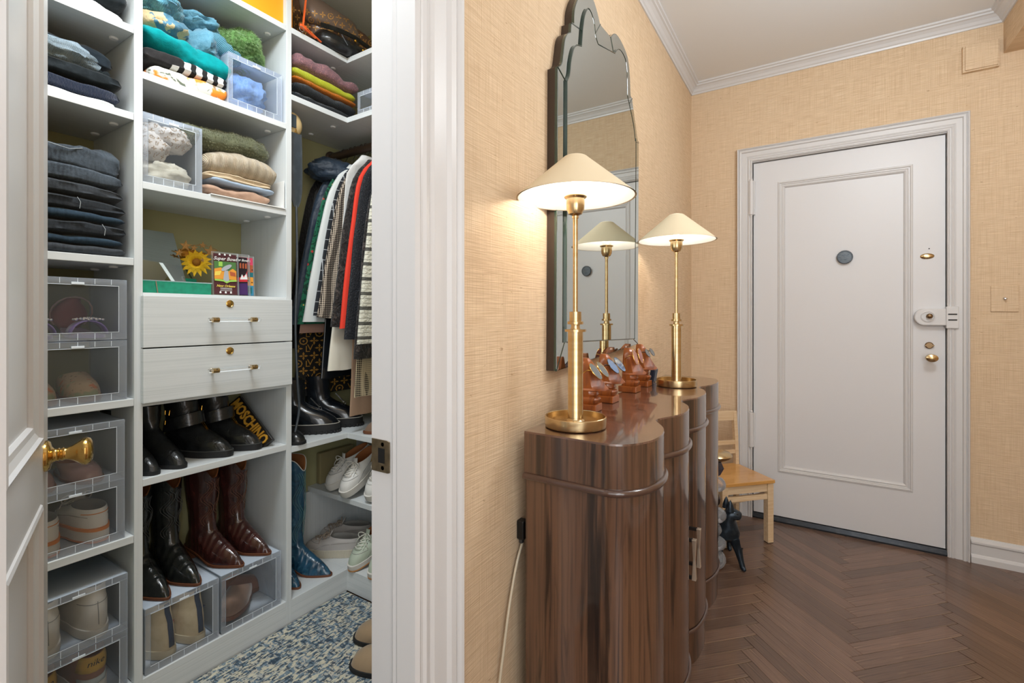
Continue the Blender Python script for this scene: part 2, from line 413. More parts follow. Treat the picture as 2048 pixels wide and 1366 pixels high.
# ================================================================ ENTRY DOOR
d1 = thing('door_1', 'wide white entry door with one tall recessed panel and brass hardware', 'door', (0, YD, 0)); d1['kind'] = 'structure'
PA = (-.177, .434, .287, 1.981)
dl = B()
y0, y1 = .012, .055
x0, x1, z0, z1 = D0+.005, D1-.004, .03, DH-.005
dl.box((x0, y0, z0), (PA[0], y1, z1)).box((PA[1], y0, z0), (x1, y1, z1)).box((PA[0], y0, z0), (PA[1], y1, PA[2])).box((PA[0], y0, PA[3]), (PA[1], y1, z1))
dl.ob('leaf', DOORP, d1)
B().box((PA[0]+.03, y0+.012, PA[2]+.02), (PA[1]-.03, y1, PA[3]-.03)).ob('panel', DOORP, d1)
MP = [(0, .0), (.002, -.004), (.010, -.006), (.013, -.001), (.018, -.001), (.021, .003), (.028, .001), (.033, .004), (.038, .012), (.038, .016), (0, .016)]
cor = lambda a, b: [(PA[0]+a, y0+b, PA[2]+a), (PA[1]-a, y0+b, PA[2]+a), (PA[1]-a, y0+b, PA[3]-a), (PA[0]+a, y0+b, PA[3]-a)]
R = [[cor(a, b)[i] for a, b in MP] for i in range(4)]
B().rings(R+[R[0]], True, False, False).ob('panel_moulding', PAINT, d1)
# jamb reveal
jr = B()
jr.box((D0-.02, -.002, 0), (D0-.001, .14, DH+.02)).box((D1+.001, -.002, 0), (D1+.02, .14, DH+.02)).box((D0-.02, -.002, DH), (D1+.02, .14, DH+.02))
jr.box((D0-.02, .057, 0), (D0+.012, .08, DH+.01)).box((D1-.012, .057, 0), (D1+.02, .08, DH+.01)).box((D0, .057, DH-.012), (D1, .08, DH+.01))
jr.ob('door_jamb', PAINT, d1)
B().box((D0, .07, 0), (D1, .12, DH)).ob('outer_stop', DARK, d1)
def hinge(zc, h):
    t = B().lathe([(.003, -h/2-.016), (.008, -h/2-.010), (.008, -h/2-.003), (.0145, -h/2), (.0145, h/2), (.008, h/2+.003), (.010, h/2+.010), (.003, h/2+.018)], 16, (D0-.006, -.012, zc))
    t.box((D0-.012, -.008, zc-h/2), (D0+.014, .0125, zc+h/2))
    t.ob('hinge', PAINT, d1, smooth=True, angle=35)
hinge(1.90, .20); hinge(.52, .20)
# hardware
sl = B().lathe([(.037, .012), (.037, .008), (.034, .004), (.031, .004), (.030, .007), (.026, .007), (.002, .006)], 28, (.145, 0, 1.52), 'y')
SEALM = mat('blue_grey_medallion', '595e62', rough=.4, metal=.8, pats=[('noise', (90, 90, 300), '3d454e', .5, .65, .8)])
o = sl.ob('door_viewer', SEALM, d1, smooth=True, angle=30); o['label'] = 'round blue-grey metal door viewer'
k_ = B().lathe([(.028, .012), (.028, .009), (.022, .005), (.012, .003), (.002, .003)], 20, (0, 0, 0), 'y').ob('oval_plate', BRASS, d1, smooth=True, loc=(.489, 0, 1.502)); k_.scale = (1, 1, .52)
B().lathe([(.003, .0125), (.003, .0105), (.001, .0105)], 8, (.497, 0, 1.54), 'y').ob('peg_hole', DARK, d1)
lk = B()
lp = [(.045+.04*math.cos(a), .042*math.sin(a)) for a in [PI/2+PI*i/12 for i in range(13)]]
lk.prism([(x+.43, z+1.192) for x, z in lp]+[(.557, 1.150), (.557, 1.234)], -.022, .012, lambda x, y, z: (x, z, y))
lk.ob('lock_body', PAINT, d1, bevel=.004)
lk = B().box((.556, -.026, 1.136), (.603, .0, 1.244)); lk.ob('lock_keeper', PAINT, d1, bevel=.003)
for dz in (-.014, .014): B().box((.563, -.0275, 1.192+dz-.003), (.596, -.0255, 1.192+dz+.003)).ob('keeper_slot', DARK, d1)
B().lathe([(.028, -.022), (.028, -.026), (.024, -.027), (.023, -.024), (.001, -.024)], 20, (.487, 0, 1.195), 'y').ob('lock_ring', PAINT, d1, smooth=True, angle=30)
AGED = mat('aged_brass', '8c7458', rough=.4, metal=1)
B().lathe([(.012, -.024), (.013, -.038), (.008, -.044), (.001, -.045)], 12, (.492, 0, 1.197), 'y').ob('lock_knob', AGED, d1, smooth=True)
B().lathe([(.017, .012), (.017, .007), (.013, .003), (.001, .003)], 18, (.497, 0, 1.048), 'y').box((.479, -.006, 1.045), (.515, .006, 1.051)).ob('thumb_turn', AGED, d1, smooth=True, angle=35)
kb = B().lathe([(.014, .012), (.008, .004), (.008, -.02), (.018, -.028), (.026, -.040), (.024, -.052), (.012, -.058), (.001, -.059)], 22, (0, 0, 0), 'y').ob('door_knob', BRASS, d1, smooth=True, loc=(.499, 0, .987)); kb.scale = (1, 1, .78)
THR = mat('dark_scuffed_metal', '24262a', rough=.35, metal=.6, pats=[('noise', (30, 200, 200), '5b5a57', .55, .75, .6)])
th = B().prism([(-.012, 0), (.09, 0), (.09, .016), (.03, .027), (.004, .027), (-.012, .008)], D0-.0, D1+.0, lambda x, y, z: (z, YD+x, y)).ob('threshold', THR)
struct(th)
# switch plate, door chime box
s1 = thing('wallpapered_switch_plate', 'square switch plate covered in wallpaper with one small silver toggle', 'switch', (.768, YD, 1.28))
B().box((-.048, -.006, -.062), (.048, 0, .062)).ob('plate', PAPER_X, s1, bevel=.002, loc=(0, 0, 0))
B().lathe([(.008, -.004), (.007, -.010), (.004, -.012), (.0035, -.022), (.005, -.024), (.001, -.025)], 12, (0, 0, 0), 'y').ob('toggle', CHROME, s1, smooth=True)
s2 = thing('chime_box', 'wallpaper-covered box high on the wall by the ceiling beam', 'chime box', (.683, YD, 2.453))
B().box((-.058, -.030, -.060), (.058, -.022, .060)).ob('cover', PAPER_X, s2, bevel=.002)
B().box((-.066, -.022, -.066), (.064, 0, .064)).ob('housing', PAPER_X, s2, bevel=.002)
# ================================================================ CLOSET SHELL
CX0, CX1, CY0, CY1, CZ = -2.045, XW-.12, -.75, 1.70, 2.66
struct(B().box((CX0-.1, CY0-.1, 0), (CX0, CY1+.1, CZ)).ob('wall_closet_back', OLIVE))
struct(B().box((CX0, CY1, 0), (CX1, CY1+.1, CZ)).ob('wall_closet_right', OLIVE))
struct(B().box((CX0, CY0-.1, 0), (CX1, CY0, CZ)).ob('wall_closet_left', OLIVE))
WHT = mat('closet_white', 'dcdcda', rough=.8)
struct(B().box((CX0-.1, CY0-.1, CZ), (CX1, CY1+.1, CZ+.05)).ob('ceiling_closet', WHT))
struct(B().box((CX0-.1, CY0-.1, -.03), (CX1, CY1+.1, -.006)).ob('floor_closet', mat('closet_floor_wood', '4a3526', rough=.5)))
# ================================================================ CLOSET DOOR
hx, hy = -.785, .130; da = math.atan2(.327, -.945)
dr = thing('door_2', 'white panelled closet door standing open with a brass knob', 'door', (hx, hy, 0), da); dr['kind'] = 'structure'
# local: x along door from hinge, +y = hidden side after rotation -> visible face at y=0, thickness to +y
T = .036
def dpanel(a, b, zl, zh, bm):
    pass
lf = B()
px0, px1 = .12, .457
Z = [.02, .22, .848, .964, 1.93, 2.06]
lf.box((0, 0, Z[0]), (px0, T, Z[5])).box((px1, 0, Z[0]), (.55, T, Z[5]))
lf.box((px0, 0, Z[0]), (px1, T, Z[1])).box((px0, 0, Z[2]), (px1, T, Z[3])).box((px0, 0, Z[4]), (px1, T, Z[5]))
lf.ob('leaf', PAINT, dr)
for za, zb in ((Z[1], Z[2]), (Z[3], Z[4])):
    B().box((px0+.02, .014, za+.02), (px1-.02, T-.004, zb-.02)).ob('panel', PAINT, dr)
    MQ = [(0, 0), (.002, -.003), (.008, -.005), (.011, .001), (.022, .005), (.032, .006), (.035, .012), (.035, .016), (0, .016)]
    co4 = lambda a, b: [(px0+a, b, za+a), (px1-a, b, za+a), (px1-a, b, zb-a), (px0+a, b, zb-a)]
    R = [[co4(a, b)[i] for a, b in MQ] for i in range(4)]
    B().rings(R+[R[0]], True, False, False).ob('panel_moulding', PAINT, dr)
kn = B().lathe([(.030, 0), (.030, -.004), (.026, -.008), (.017, -.010), (.013, -.013), (.012, -.018), (.0135, -.020), (.0115, -.022), (.0135, -.026), (.0115, -.028), (.012, -.032), (.015, -.040), (.021, -.048), (.026, -.054), (.028, -.060), (.025, -.067), (.016, -.071), (.001, -.072)], 32, (.512, 0, .925), 'y')
kn.ob('door_knob', BRASSP, dr, smooth=True, angle=60)
kn = B().lathe([(.030, T), (.030, T+.004), (.015, T+.01), (.011, T+.03), (.026, T+.052), (.026, T+.064), (.001, T+.07)], 24, (.512, 0, .925), 'y')
kn.ob('door_knob', BRASSP, dr, smooth=True, angle=60)
# ================================================================ SIDEBOARD
RAW = [(-.656, 1.097), (-.532, 1.095), (-.462, 1.094), (-.41, 1.096), (-.369, 1.124), (-.341, 1.177), (-.332, 1.235), (-.337, 1.292), (-.35, 1.338), (-.372, 1.38), (-.389, 1.409), (-.394, 1.43), (-.388, 1.455), (-.372, 1.493), (-.354, 1.538), (-.346, 1.591), (-.349, 1.65), (-.363, 1.708), (-.385, 1.75), (-.401, 1.775), (-.405, 1.803), (-.394, 1.836), (-.372, 1.887), (-.362, 1.964), (-.366, 2.044), (-.388, 2.115), (-.413, 2.154), (-.417, 2.188), (-.403, 2.229), (-.383, 2.29), (-.375, 2.366), (-.382, 2.437), (-.407, 2.505), (-.454, 2.535), (-.53, 2.54), (-.656, 2.54)]
KS = .919; CH = .915
OUT = catmull([(x*KS, y*KS) for x, y in RAW], 4)
OUT = [(max(x, -.603), y) for x, y in OUT]
def offs(P, d):
    R = []
    for i, p in enumerate(P):
        a = P[max(i-1, 0)]; b = P[min(i+1, len(P)-1)]
        t = Vector((b[0]-a[0], b[1]-a[1])).normalized()
        R.append((p[0]+t.y*d, p[1]-t.x*d))
    R[0] = (R[0][0] if d < 0 else P[0][0], R[0][1])
    return [(max(x, -.603), y) for x, y in R]
BEADW = mat('dark_rosewood_bead', '4a332a', rough=.28, coat=1)
sb = thing('sideboard', 'glossy dark rosewood sideboard with a scalloped front of four rounded bays', 'sideboard')
B().prism(offs(OUT, -.007), .105, .815).ob('body', WALNUT, sb, smooth=True, angle=30)
B().prism(OUT, .812, CH-.004).ob('top_band', WALNUT, sb, smooth=True, angle=30)
B().rings([[(x, y, CH-.004) for x, y in OUT], [(x, y, CH) for x, y in offs(OUT, -.0015)]]).ob('top', WALTOP, sb, smooth=True, angle=30)
B().tube([(x, y, .806) for x, y in offs(OUT, .001)], .0085, 10).ob('bead_moulding', BEADW, sb, smooth=True)
B().tube([(x, y, .118) for x, y in offs(OUT, 0)], .007, 10).ob('bead_moulding', BEADW, sb, smooth=True)
B().prism(offs(OUT, -.004), 0, .113).ob('plinth', WALNUT, sb, smooth=True, angle=30)
iA = min(range(len(OUT)), key=lambda i: abs(OUT[i][0]+.407)+abs(OUT[i][1]-1.006)*9)
iM = min(range(len(OUT)), key=lambda i: abs(OUT[i][1]-1.652) if OUT[i][0] > -.45 else 9)
iZ = min(range(len(OUT)), key=lambda i: abs(OUT[i][0]+.43)+abs(OUT[i][1]-2.334)*9)
OI = offs(OUT, -.006); OE = offs(OUT, -.001)
for a, b in ((iA, iM), (iM, iZ)):
    aa = a+ (1 if a == iM else 0)
    strip = OE[aa:b]+OI[aa:b][::-1]
    d = B().prism(strip, .128, .797).ob('door', WALNUT, sb, smooth=True, angle=30)
    ym = 1.652+(-.045 if a == iA else .045)
    xh = min(OUT, key=lambda p: abs(p[1]-ym) if p[0] > -.45 else 9)[0]
    hb = B()
    prof = [(.0085, -.065), (.008, -.060), (.0045, 0), (.008, .060), (.0085, .065)]
    hb.rings([[(xh+.030+sx*r*.8, ym+sy*r, .415+z) for sx, sy in ((-1, -1), (1, -1), (1, 1), (-1, 1))] for r, z in prof])
    h_ = hb.ob('handle', BRONZE, d, bevel=.0008)
    B().obox((xh-.004, ym, .475), (xh+.026, ym, .475), .008, .010).obox((xh-.004, ym, .355), (xh+.026, ym, .355), .008, .010).ob('handle_post', mat('dark_post', '1a1512', rough=.5) if 'dark_post' not in bpy.data.materials else bpy.data.materials['dark_post'], d)
# ================================================================ LAMPS
def lamp(x, y, lab):
    L = thing('table_lamp', lab, 'lamp', (x, y, CH+.0005), 0, 'brass table lamps on the sideboard')
    K = .93
    B().lathe([(.070, 0), (.0775, .002), (.0785, .006), (.0785, .027), (.0765, .028), (.0745, .027), (.074, .012), (.026, .010), (.024, .014), (.001, .015)], 48).ob('base', BRASS, L, smooth=True, angle=35)
    B().lathe([(.024, .010), (.024, .016), (.0205, .019), (.0195, .022), (.0195, .243), (.001, .244)], 32).ob('column', BRASS, L, smooth=True, angle=35)
    B().lathe([(.0275, .243), (.0275, .249), (.013, .250), (.011, .257), (.012, .262), (.0205, .262), (.0205, .269), (.0155, .270), (.0155, .294), (.001, .295)], 32).ob('collar', BRASS, L, smooth=True, angle=30)
    B().lathe([(.0064, .29), (.0064, .534), (.0085, .534), (.0085, .540), (.0064, .541), (.0064, .546)], 16).ob('pole', BRASS, L, smooth=True, angle=35)
    B().lathe([(.008, .541), (.017, .545), (.0225, .557), (.0235, .570), (.0235, .583), (.0290, .588), (.0290, .590), (.0215, .592), (.001, .592)], 28).ob('socket', BRASS, L, smooth=True, angle=35)
    B().lathe([(.0205, .592), (.0205, .603), (.017, .603), (.017, .608), (.001, .608)], 24).ob('socket_ring', PAINT, L, smooth=True, angle=35)
    zr, zt, r0, r1 = .587, .692, .153, .032
    B().lathe([(r0, zr), (r1+.006, zt-.008), (r1-.002, zt-.001), (r1-.004, zt-.003), (r1+.002, zt-.010), (r0-.003, zr+.0005)], 64, caps=False).ob('shade', SHADEO, L, smooth=True, angle=60)
    B().lathe([(r0-.0048, zr+.0006), (r1-.001, zt-.013)], 64, caps=False).ob('shade_lining', SHADEI, L, smooth=True)
    B().lathe([(r1, zt-.004), (r1-.004, zt), (r1-.016, zt+.003), (.001, zt+.004)], 40).ob('shade_cap', SHADET, L, smooth=True)
    B().lathe([(.010, .608), (.016, .620), (.019, .635), (.015, .650), (.001, .657)], 18).ob('bulb', BULB, L, smooth=True)
    l = bpy.data.lights.new('lamp_glow', 'POINT'); l.energy = 1.9; l.color = (1, .97, .93); l.shadow_soft_size = .03
    o = bpy.data.objects.new('lamp_glow', l); COL.objects.link(o); o.parent = L; o.location = (0, 0, .650)
    return L
lamp(-.517, 1.121, 'brass column lamp with cream cone shade on the near end of the sideboard')
lamp(-.469, 1.985, 'brass column lamp with cream cone shade on the far end of the sideboard')
# ================================================================ MIRROR
mo = [(1.222, 1.040), (1.230, 1.918), (1.242, 1.925), (1.258, 1.942), (1.268, 1.98), (1.278, 2.020), (1.294, 2.045), (1.318, 2.062), (1.322, 2.092), (1.342, 2.103), (1.346, 2.145), (1.371, 2.195), (1.405, 2.232), (1.440, 2.262), (1.470, 2.268), (1.503, 2.256), (1.527, 2.238), (1.556, 2.208), (1.655, 2.214), (1.690, 2.243), (1.728, 2.256), (1.784, 2.251), (1.830, 2.236), (1.855, 2.212), (1.872, 2.16), (1.877, 2.113), (1.882, 2.088), (1.900, 2.084), (1.914, 2.051), (1.940, 2.00), (1.962, 1.955), (1.983, 1.928), (1.986, 1.85), (1.975, 1.080)]
mi = [(1.275, 1.120), (1.281, 1.898), (1.298, 1.925), (1.308, 1.97), (1.327, 2.015), (1.350, 2.036), (1.385, 2.050), (1.394, 2.106), (1.410, 2.16), (1.436, 2.197), (1.465, 2.196), (1.490, 2.175), (1.500, 2.140), (1.522, 2.122), (1.686, 2.167), (1.710, 2.192), (1.740, 2.206), (1.778, 2.204), (1.805, 2.19), (1.819, 2.150), (1.822, 2.066), (1.849, 2.036), (1.880, 2.00), (1.904, 1.965), (1.922, 1.916), (1.930, 1.85), (1.912, 1.104)]
def segsm(P, C):
    C = sorted(C); out = []
    for a, b in zip(C, C[1:]): out += catmull(P[a:b+1], 5 if b-a > 1 else 1)[:-1]
    return out+[P[C[-1]]]
moP, miP = mo[:], mi[:]
mo = segsm(mo, [0, 1, 7, 8, 9, 17, 18, 26, 27, 31, 33]); mi = segsm(mi, [0, 1, 6, 7, 13, 14, 19, 20, 24, 26])
mr_ = thing('wall_mirror', 'tall wall mirror with a scalloped arched top and green glass edges above the sideboard', 'mirror')
B().prism(mo, -.656, -.632, lambda x, y, z: (z, x, y)).ob('backing', FRAMED, mr_)
B().prism(mo, -.632, -.6245, lambda x, y, z: (z, x, y)).ob('glass_edge', GLASSEDGE, mr_)
B().prism([(1.6+(x-1.6)*.994, 1.62+(y-1.62)*.996) for x, y in mo], -.6245, -.6235, lambda x, y, z: (z, x, y)).ob('border_mirror', MIRROR, mr_)
B().prism(mi, -.6235, -.6185, lambda x, y, z: (z, x, y)).ob('glass_edge', GLASSEDGE, mr_)
B().prism([(1.6+(x-1.6)*.99, 1.62+(y-1.62)*.994) for x, y in mi], -.6185, -.6178, lambda x, y, z: (z, x, y)).ob('mirror_plate', MIRROR, mr_)
jt = B()
for a, b in ((1, 1), (8, 7), (18, 14), (17, 12), (27, 21), (31, 24), (0, 0), (33, 26)):
    p, q2 = moP[a], miP[b]
    jt.tube([(-.6232, p[0], p[1]), (-.6232, q2[0], q2[1])], .0016, 6)
jt.ob('mitre_joint', GLASSEDGE, mr_)
B().tube([(-.6176, p[0], p[1]) for p in mi], .0013, 6, True).ob('bevel_line', GLASSEDGE, mr_, smooth=True)
# ================================================================ SPECTACLE HOLDERS AND GLASSES
NOSEW = mat('sheesham_wood', '96501f', rough=.35, coat=.4, pats=[('dnoise', (30, 30, 9), '5f2a16', .45, .7, .8)])
def nose(x, y, lab, s=1.0, rz=0):
    t = thing('spectacle_holder', lab, 'glasses stand', (x, y, CH+.0005), rz, 'carved nose glasses stands')
    B().box((-.034, -.030, 0), (.034, .030, .022)).ob('base', NOSEW, t, bevel=.002)
    S = [(.021, .026, .020, .019), (.028, .033, .026, .021), (.036, .036, .028, .021), (.041, .034, .022, .02), (.044, .026, .016, .02), (.050, .031, .022, .021), (.055, .029, .016, .021), (.060, .030, .012, .022), (.063, .056, .014, .023), (.068, .064, .005, .019), (.078, .055, .004, .020), (.098, .040, .005, .020), (.120, .028, .006, .019), (.140, .018, .006, .013), (.152, .008, .005, .009), (.157, 0, .003, .006)]
    R = [[(-.026+.006*(z/.157), -hw*.75, z*s), (-.02+.006*(z/.157), -hw, z*s), (xf*.3, -hw, z*s), (xf*.8, -tw*.9, z*s), (xf, -tw*.45, z*s), (xf, tw*.45, z*s), (xf*.8, tw*.9, z*s), (xf*.3, hw, z*s), (-.02+.006*(z/.157), hw, z*s), (-.026+.006*(z/.157), hw*.75, z*s)] for z, xf, tw, hw in S]
    B().rings(R).ob('nose', NOSEW, t, smooth=True, angle=28)
    return t
def specs(x, y, lab, lens, frame, lx=.024, lz=.021, tilt=38, temple=None, rz=0, zc=.128, drop=.008):
    t = thing('glasses', lab, 'glasses', (x, y, CH+.0005), rz, 'glasses on the nose stands')
    a = math.radians(tilt); e2 = Vector((math.sin(a), 0, -math.cos(a))); e1 = Vector((0, 1, 0)); nn = e1.cross(e2)
    fr = B()
    ctr = []
    for s in (-1, 1):
        c = Vector((.030, s*.031, zc))+e2*drop
        ctr.append(c)
        rim = [c+e1*(lx*math.cos(k*PI/14))+e2*(lz*math.sin(k*PI/14)) for k in range(28)]
        fr.tube(rim, .0011, 6, True)
        lb = B().rings([[p*1+nn*.0007 for p in [c+(r-c)*.97 for r in rim]], [c+(r-c)*.97-nn*.0007 for r in rim]])
        lb.ob('lens', lens, t)
    fr.tube([ctr[0]+e1*(lx-.002)-e2*.006, Vector((.026, 0, zc-.002))-e2*.006, ctr[1]-e1*(lx-.002)-e2*.006], .0011, 6)
    fr.ob('frame', frame, t, smooth=True)
    for s, c in ((-1, ctr[0]), (1, ctr[1])):
        p0 = c+e1*(s*lx)-e2*.006
        B().tube([p0, p0+Vector((-.008, s*.003, 0)), p0+Vector((-.05, s*.002, -.004)), p0+Vector((-.075, s*-.002, -.02)), p0+Vector((-.082, 0, -.045))] if temple != 'short' else [p0, p0+Vector((-.012, s*.003, 0)), p0+Vector((-.030, 0, -.012)), p0+Vector((-.030, 0, -.042))], [.0014, .0014, .0012, .0016, .0013] if temple != 'short' else .0015, 6).ob('temple', frame, t, smooth=True)
GOLD = mat('thin_gold_wire', 'd0a050', rough=.2, metal=1)
BLKF = mat('black_acetate', '17171a', rough=.2, coat=.6)
LB = mat('blue_mirrored_lens', '5f8fc8', rough=.08, metal=.55, coat=1)
LG = mat('grey_green_lens', '47555a', rough=.08, metal=.3, coat=1)
LP = clear('pink_clear_lens', 'c79a98', .35, .05, (.95, .8, .8))
nose(-.572, 1.330, 'carved wooden nose stand just behind the near brass lamp', rz=.05)
nose(-.580, 1.500, 'carved wooden nose stand wearing blue-lensed glasses')
nose(-.583, 1.745, 'carved wooden nose stand wearing pink clear-lensed glasses', 1.04)
nose(-.590, 1.915, 'carved wooden nose stand nearest the far brass lamp', 1.07)
specs(-.572, 1.330, 'gold-rimmed sunglasses with dark grey lenses on the stand behind the near lamp', LG, GOLD, .025, .028, temple='short', rz=.05)
specs(-.580, 1.500, 'sunglasses with mirrored blue round lenses', LB, BLKF, .025, .028, temple='short')
specs(-.583, 1.745, 'clear pinkish rimless glasses on a carved nose stand', LP, GOLD, .022, .029, tilt=16, zc=.14, temple='short')
specs(-.590, 1.915, 'dark narrow wrap sunglasses on the farthest nose stand', mat('black_lens', '1d2226', rough=.1, coat=1), BLKF, .020, .017, tilt=30, zc=.142, temple='short')
ph = thing('small_frame', 'small dark blue leaning box beside the far lamp base', 'frame', (-.585, 2.045, CH+.001), rot=(0, .18, 0))
B().box((-.010, -.022, 0), (.010, .024, .058)).ob('body', mat('navy_shell', '1f2c40', rough=.3, coat=.4), ph, bevel=.003)
B().box((.0102, -.017, .006), (.0112, .019, .052)).ob('face', mat('slate_face', '46566b', rough=.2), ph)
# ================================================================ CHAIR
ch = thing('childs_chair', 'small pale wooden slat-back chair in the corner by the entry door', 'chair', (-.390, 2.853, 0), math.radians(45.2))
hw, hd, hs, lg = .16, .153, .334, .034
st = B().prism([(-hw, -hd+.012), (-hw+.012, -hd), (hw-.003, -hd), (hw, -hd+.003), (hw, hd), (-hw, hd)], hs-.017, hs).ob('seat', SEATW, ch, bevel=.005)
for sx in (-1, 1):
    B().box((sx*(hw-.006)-lg*(sx > 0), -hd+.006, .003), (sx*(hw-.006)+lg*(sx < 0), -hd+.006+lg, hs-.017)).ob('leg', MAPLE, ch, bevel=.002)
    B().box((sx*(hw-.006)-lg*(sx > 0)+.001, -hd+.008, 0), (sx*(hw-.006)+lg*(sx < 0)-.001, -hd+.004+lg, .003)).ob('foot_pad', DARK, ch)
    xb = sx*(hw-.010)
    B().rings([[(xb-.011, hd-.028+o_, z), (xb+.011, hd-.028+o_, z), (xb+.011, hd-.002+o_, z), (xb-.011, hd-.002+o_, z)] for z, o_ in ((0, 0), (hs+.002, 0), (.50, .008), (.640, .022))]).ob('back_leg', MAPLE, ch, bevel=.002)
    B().box((xb-.008, -hd+.03, .235), (xb+.008, hd-.02, .258)).ob('stretcher', MAPLE, ch, bevel=.002)
    B().box((xb-.009, -hd+.04, hs-.060), (xb+.009, hd-.03, hs-.018)).ob('apron', MAPLE, ch, bevel=.001)
B().box((-hw+.03, -hd+.014, hs-.062), (hw-.04, -hd+.03, hs-.018)).ob('apron', MAPLE, ch, bevel=.001)
B().box((-hw+.02, -hd+.012, .232), (hw-.04, -hd+.032, .258)).ob('stretcher', MAPLE, ch, bevel=.002)
B().obox((-hw+.03, hd-.03, .10), (hw-.03, -hd+.04, .245), .018, .024).ob('brace', MAPLE, ch, bevel=.001)
for z, h in ((.395, .022), (.447, .024), (.585, .055)):
    o_ = .008*(z-.334)/.166 if z < .5 else .018
    B().box((-hw+.018, hd-.023+o_, z), (hw-.018, hd-.008+o_, z+h)).ob('slat', MAPLE, ch, bevel=.002)
# ================================================================ DOG STATUE
DOGM = mat('dark_bronze_patina', '343d46', rough=.3, metal=.7, pats=[('noise', (40, 40, 40), '4a5660', .5, .75, .6)], bumps=[('noise', (60, 60, 60), .35, .003)])
dg = thing('dog_statue', 'small dark bronze terrier statue standing on the floor by the chair', 'statue', (-.345, 2.475, 0), math.radians(18))
pts = [(0, .15, .168, .050), (0, .085, .165, .050), (-.004, .015, .172, .058), (-.002, -.004, .222, .040), (.008, -.012, .266, .038), (.038, -.020, .256, .025), (.056, -.024, .250, .020)]
vt, rd, ed = [], [], []
def chain(parent, L_):
    p = parent
    for x, y, z, r in L_:
        vt.append((x, y, z)); rd.append(r)
        if p is not None: ed.append((p, len(vt)-1))
        p = len(vt)-1
    return p
chain(None, pts)
chain(2, [(.030, .002, .135, .032), (.042, -.008, .092, .020), (.054, -.020, .038, .0135), (.060, -.028, .012, .0135), (.068, -.044, .009, .009)])
chain(2, [(-.032, .006, .135, .032), (-.036, .018, .090, .020), (-.032, .012, .038, .0135), (-.031, .004, .012, .0135), (-.031, -.014, .009, .009)])
chain(0, [(.030, .160, .130, .036), (.036, .135, .092, .022), (.036, .175, .050, .0125), (.036, .168, .012, .013), (.036, .148, .009, .009)])
chain(0, [(-.030, .160, .130, .036), (-.036, .135, .092, .022), (-.036, .178, .050, .0125), (-.036, .172, .012, .013), (-.036, .152, .009, .009)])
chain(0, [(0, .185, .186, .016), (0, .198, .206, .008)])
me = bpy.data.meshes.new('body'); me.from_pydata(vt, ed, []); me.materials.append(DOGM)
o = bpy.data.objects.new('body', me); COL.objects.link(o); o.parent = dg
sk = o.modifiers.new('skin', 'SKIN'); sk.use_smooth_shade = True
for i, v in enumerate(me.skin_vertices[0].data): v.radius = (rd[i], rd[i]); v.use_root = (i == 0)
o.modifiers.new('sub', 'SUBSURF').render_levels = 2; o.modifiers['sub'].levels = 2
for ex, ey in ((-.006, .012), (.004, -.034)):
    B().rings([[(ex+r*math.cos(k*PI/4)*1.0, ey+r*.6*math.sin(k*PI/4), z) for k in range(8)] for r, z in ((.018, .276), (.016, .294), (.010, .312), (.002, .330))]).ob('ear', DOGM, dg, smooth=True)
B().ball((.034, -.037, .268), .0045, 10, 6).ob('eye', mat('glossy_black', '08080a', rough=.1), dg, smooth=True)
# ================================================================ CRYSTAL TOTEM
QZ = clear('rock_crystal', 'dfe0e3', .22, .05, (.93, .93, .95))
ct = thing('crystal_totem', 'stack of rock crystal chunks topped by a brass dish behind the sideboard', 'sculpture', (-.392, 2.430, 0))
for i, (z, r, h) in enumerate(((.0445, .047, .044), (.122, .047, .034), (.186, .026, .031), (.254, .048, .037), (.400, .044, .036))):
    B().ball((0, 0, z), (r, r, h), 14, 9, lambda d, i=i: 1+.10*nz(d, 1.6, i)).ob('rock', QZ, ct, smooth=True, angle=60)
for z0_, z1_ in ((.088, .09), (.155, .157), (.216, .218)):
    B().lathe([(.012, z0_-.004), (.012, z1_+.004)], 12, (0, 0, 0)).ob('spacer', BRASS, ct)
B().ball((0, 0, .328), (.020, .020, .037), 10, 7).ob('dark_bead', mat('dark_garnet', '1d1110', rough=.15, coat=1), ct, smooth=True)
B().rings([[(r*math.cos(k*PI/3), r*math.sin(k*PI/3), z) for k in range(6)] for r, z in ((.008, .434), (.020, .445), (.036, .478), (.024, .505), (.010, .512))]).ob('faceted_block', mat('navy_stone', '25324a', rough=.15, coat=1), ct)
B().lathe([(.01, .510), (.045, .516), (.068, .530), (.072, .540), (.062, .552), (.03, .560), (.001, .562)], 28).ob('brass_dish', BRASS, ct, smooth=True)
# ================================================================ PLUG AND CORD
pg = thing('wall_plug', 'black adapter plugged into the wall beside the near end of the sideboard', 'plug', (XW, 1.070, .615))
B().box((.0, -.012, 0), (.022, .012, .05)).ob('housing', mat('black_plastic', '151515', rough=.4), pg, bevel=.004)
B().box((.004, -.006, -.012), (.014, .006, .002)).ob('strain_relief', mat('grey_rubber', '3c3c3c', rough=.5), pg, bevel=.002)
cd = B().tube(catmull([(-.646, 1.070, .603), (-.645, 1.040, .56), (-.643, 1.005, .48), (-.641, .975, .385), (-.640, .950, .29), (-.636, .935, .18), (-.625, .925, .08), (-.60, .90, .012), (-.56, .84, .006), (-.54, .70, .006)], 8), .0036, 8)
tag(cd.ob('power_cord', clear('clear_cord_jacket', 'd8cdb6', .72, .2), None, smooth=True), 'translucent beige lamp cord hanging down the wall beside the sideboard', 'cord')
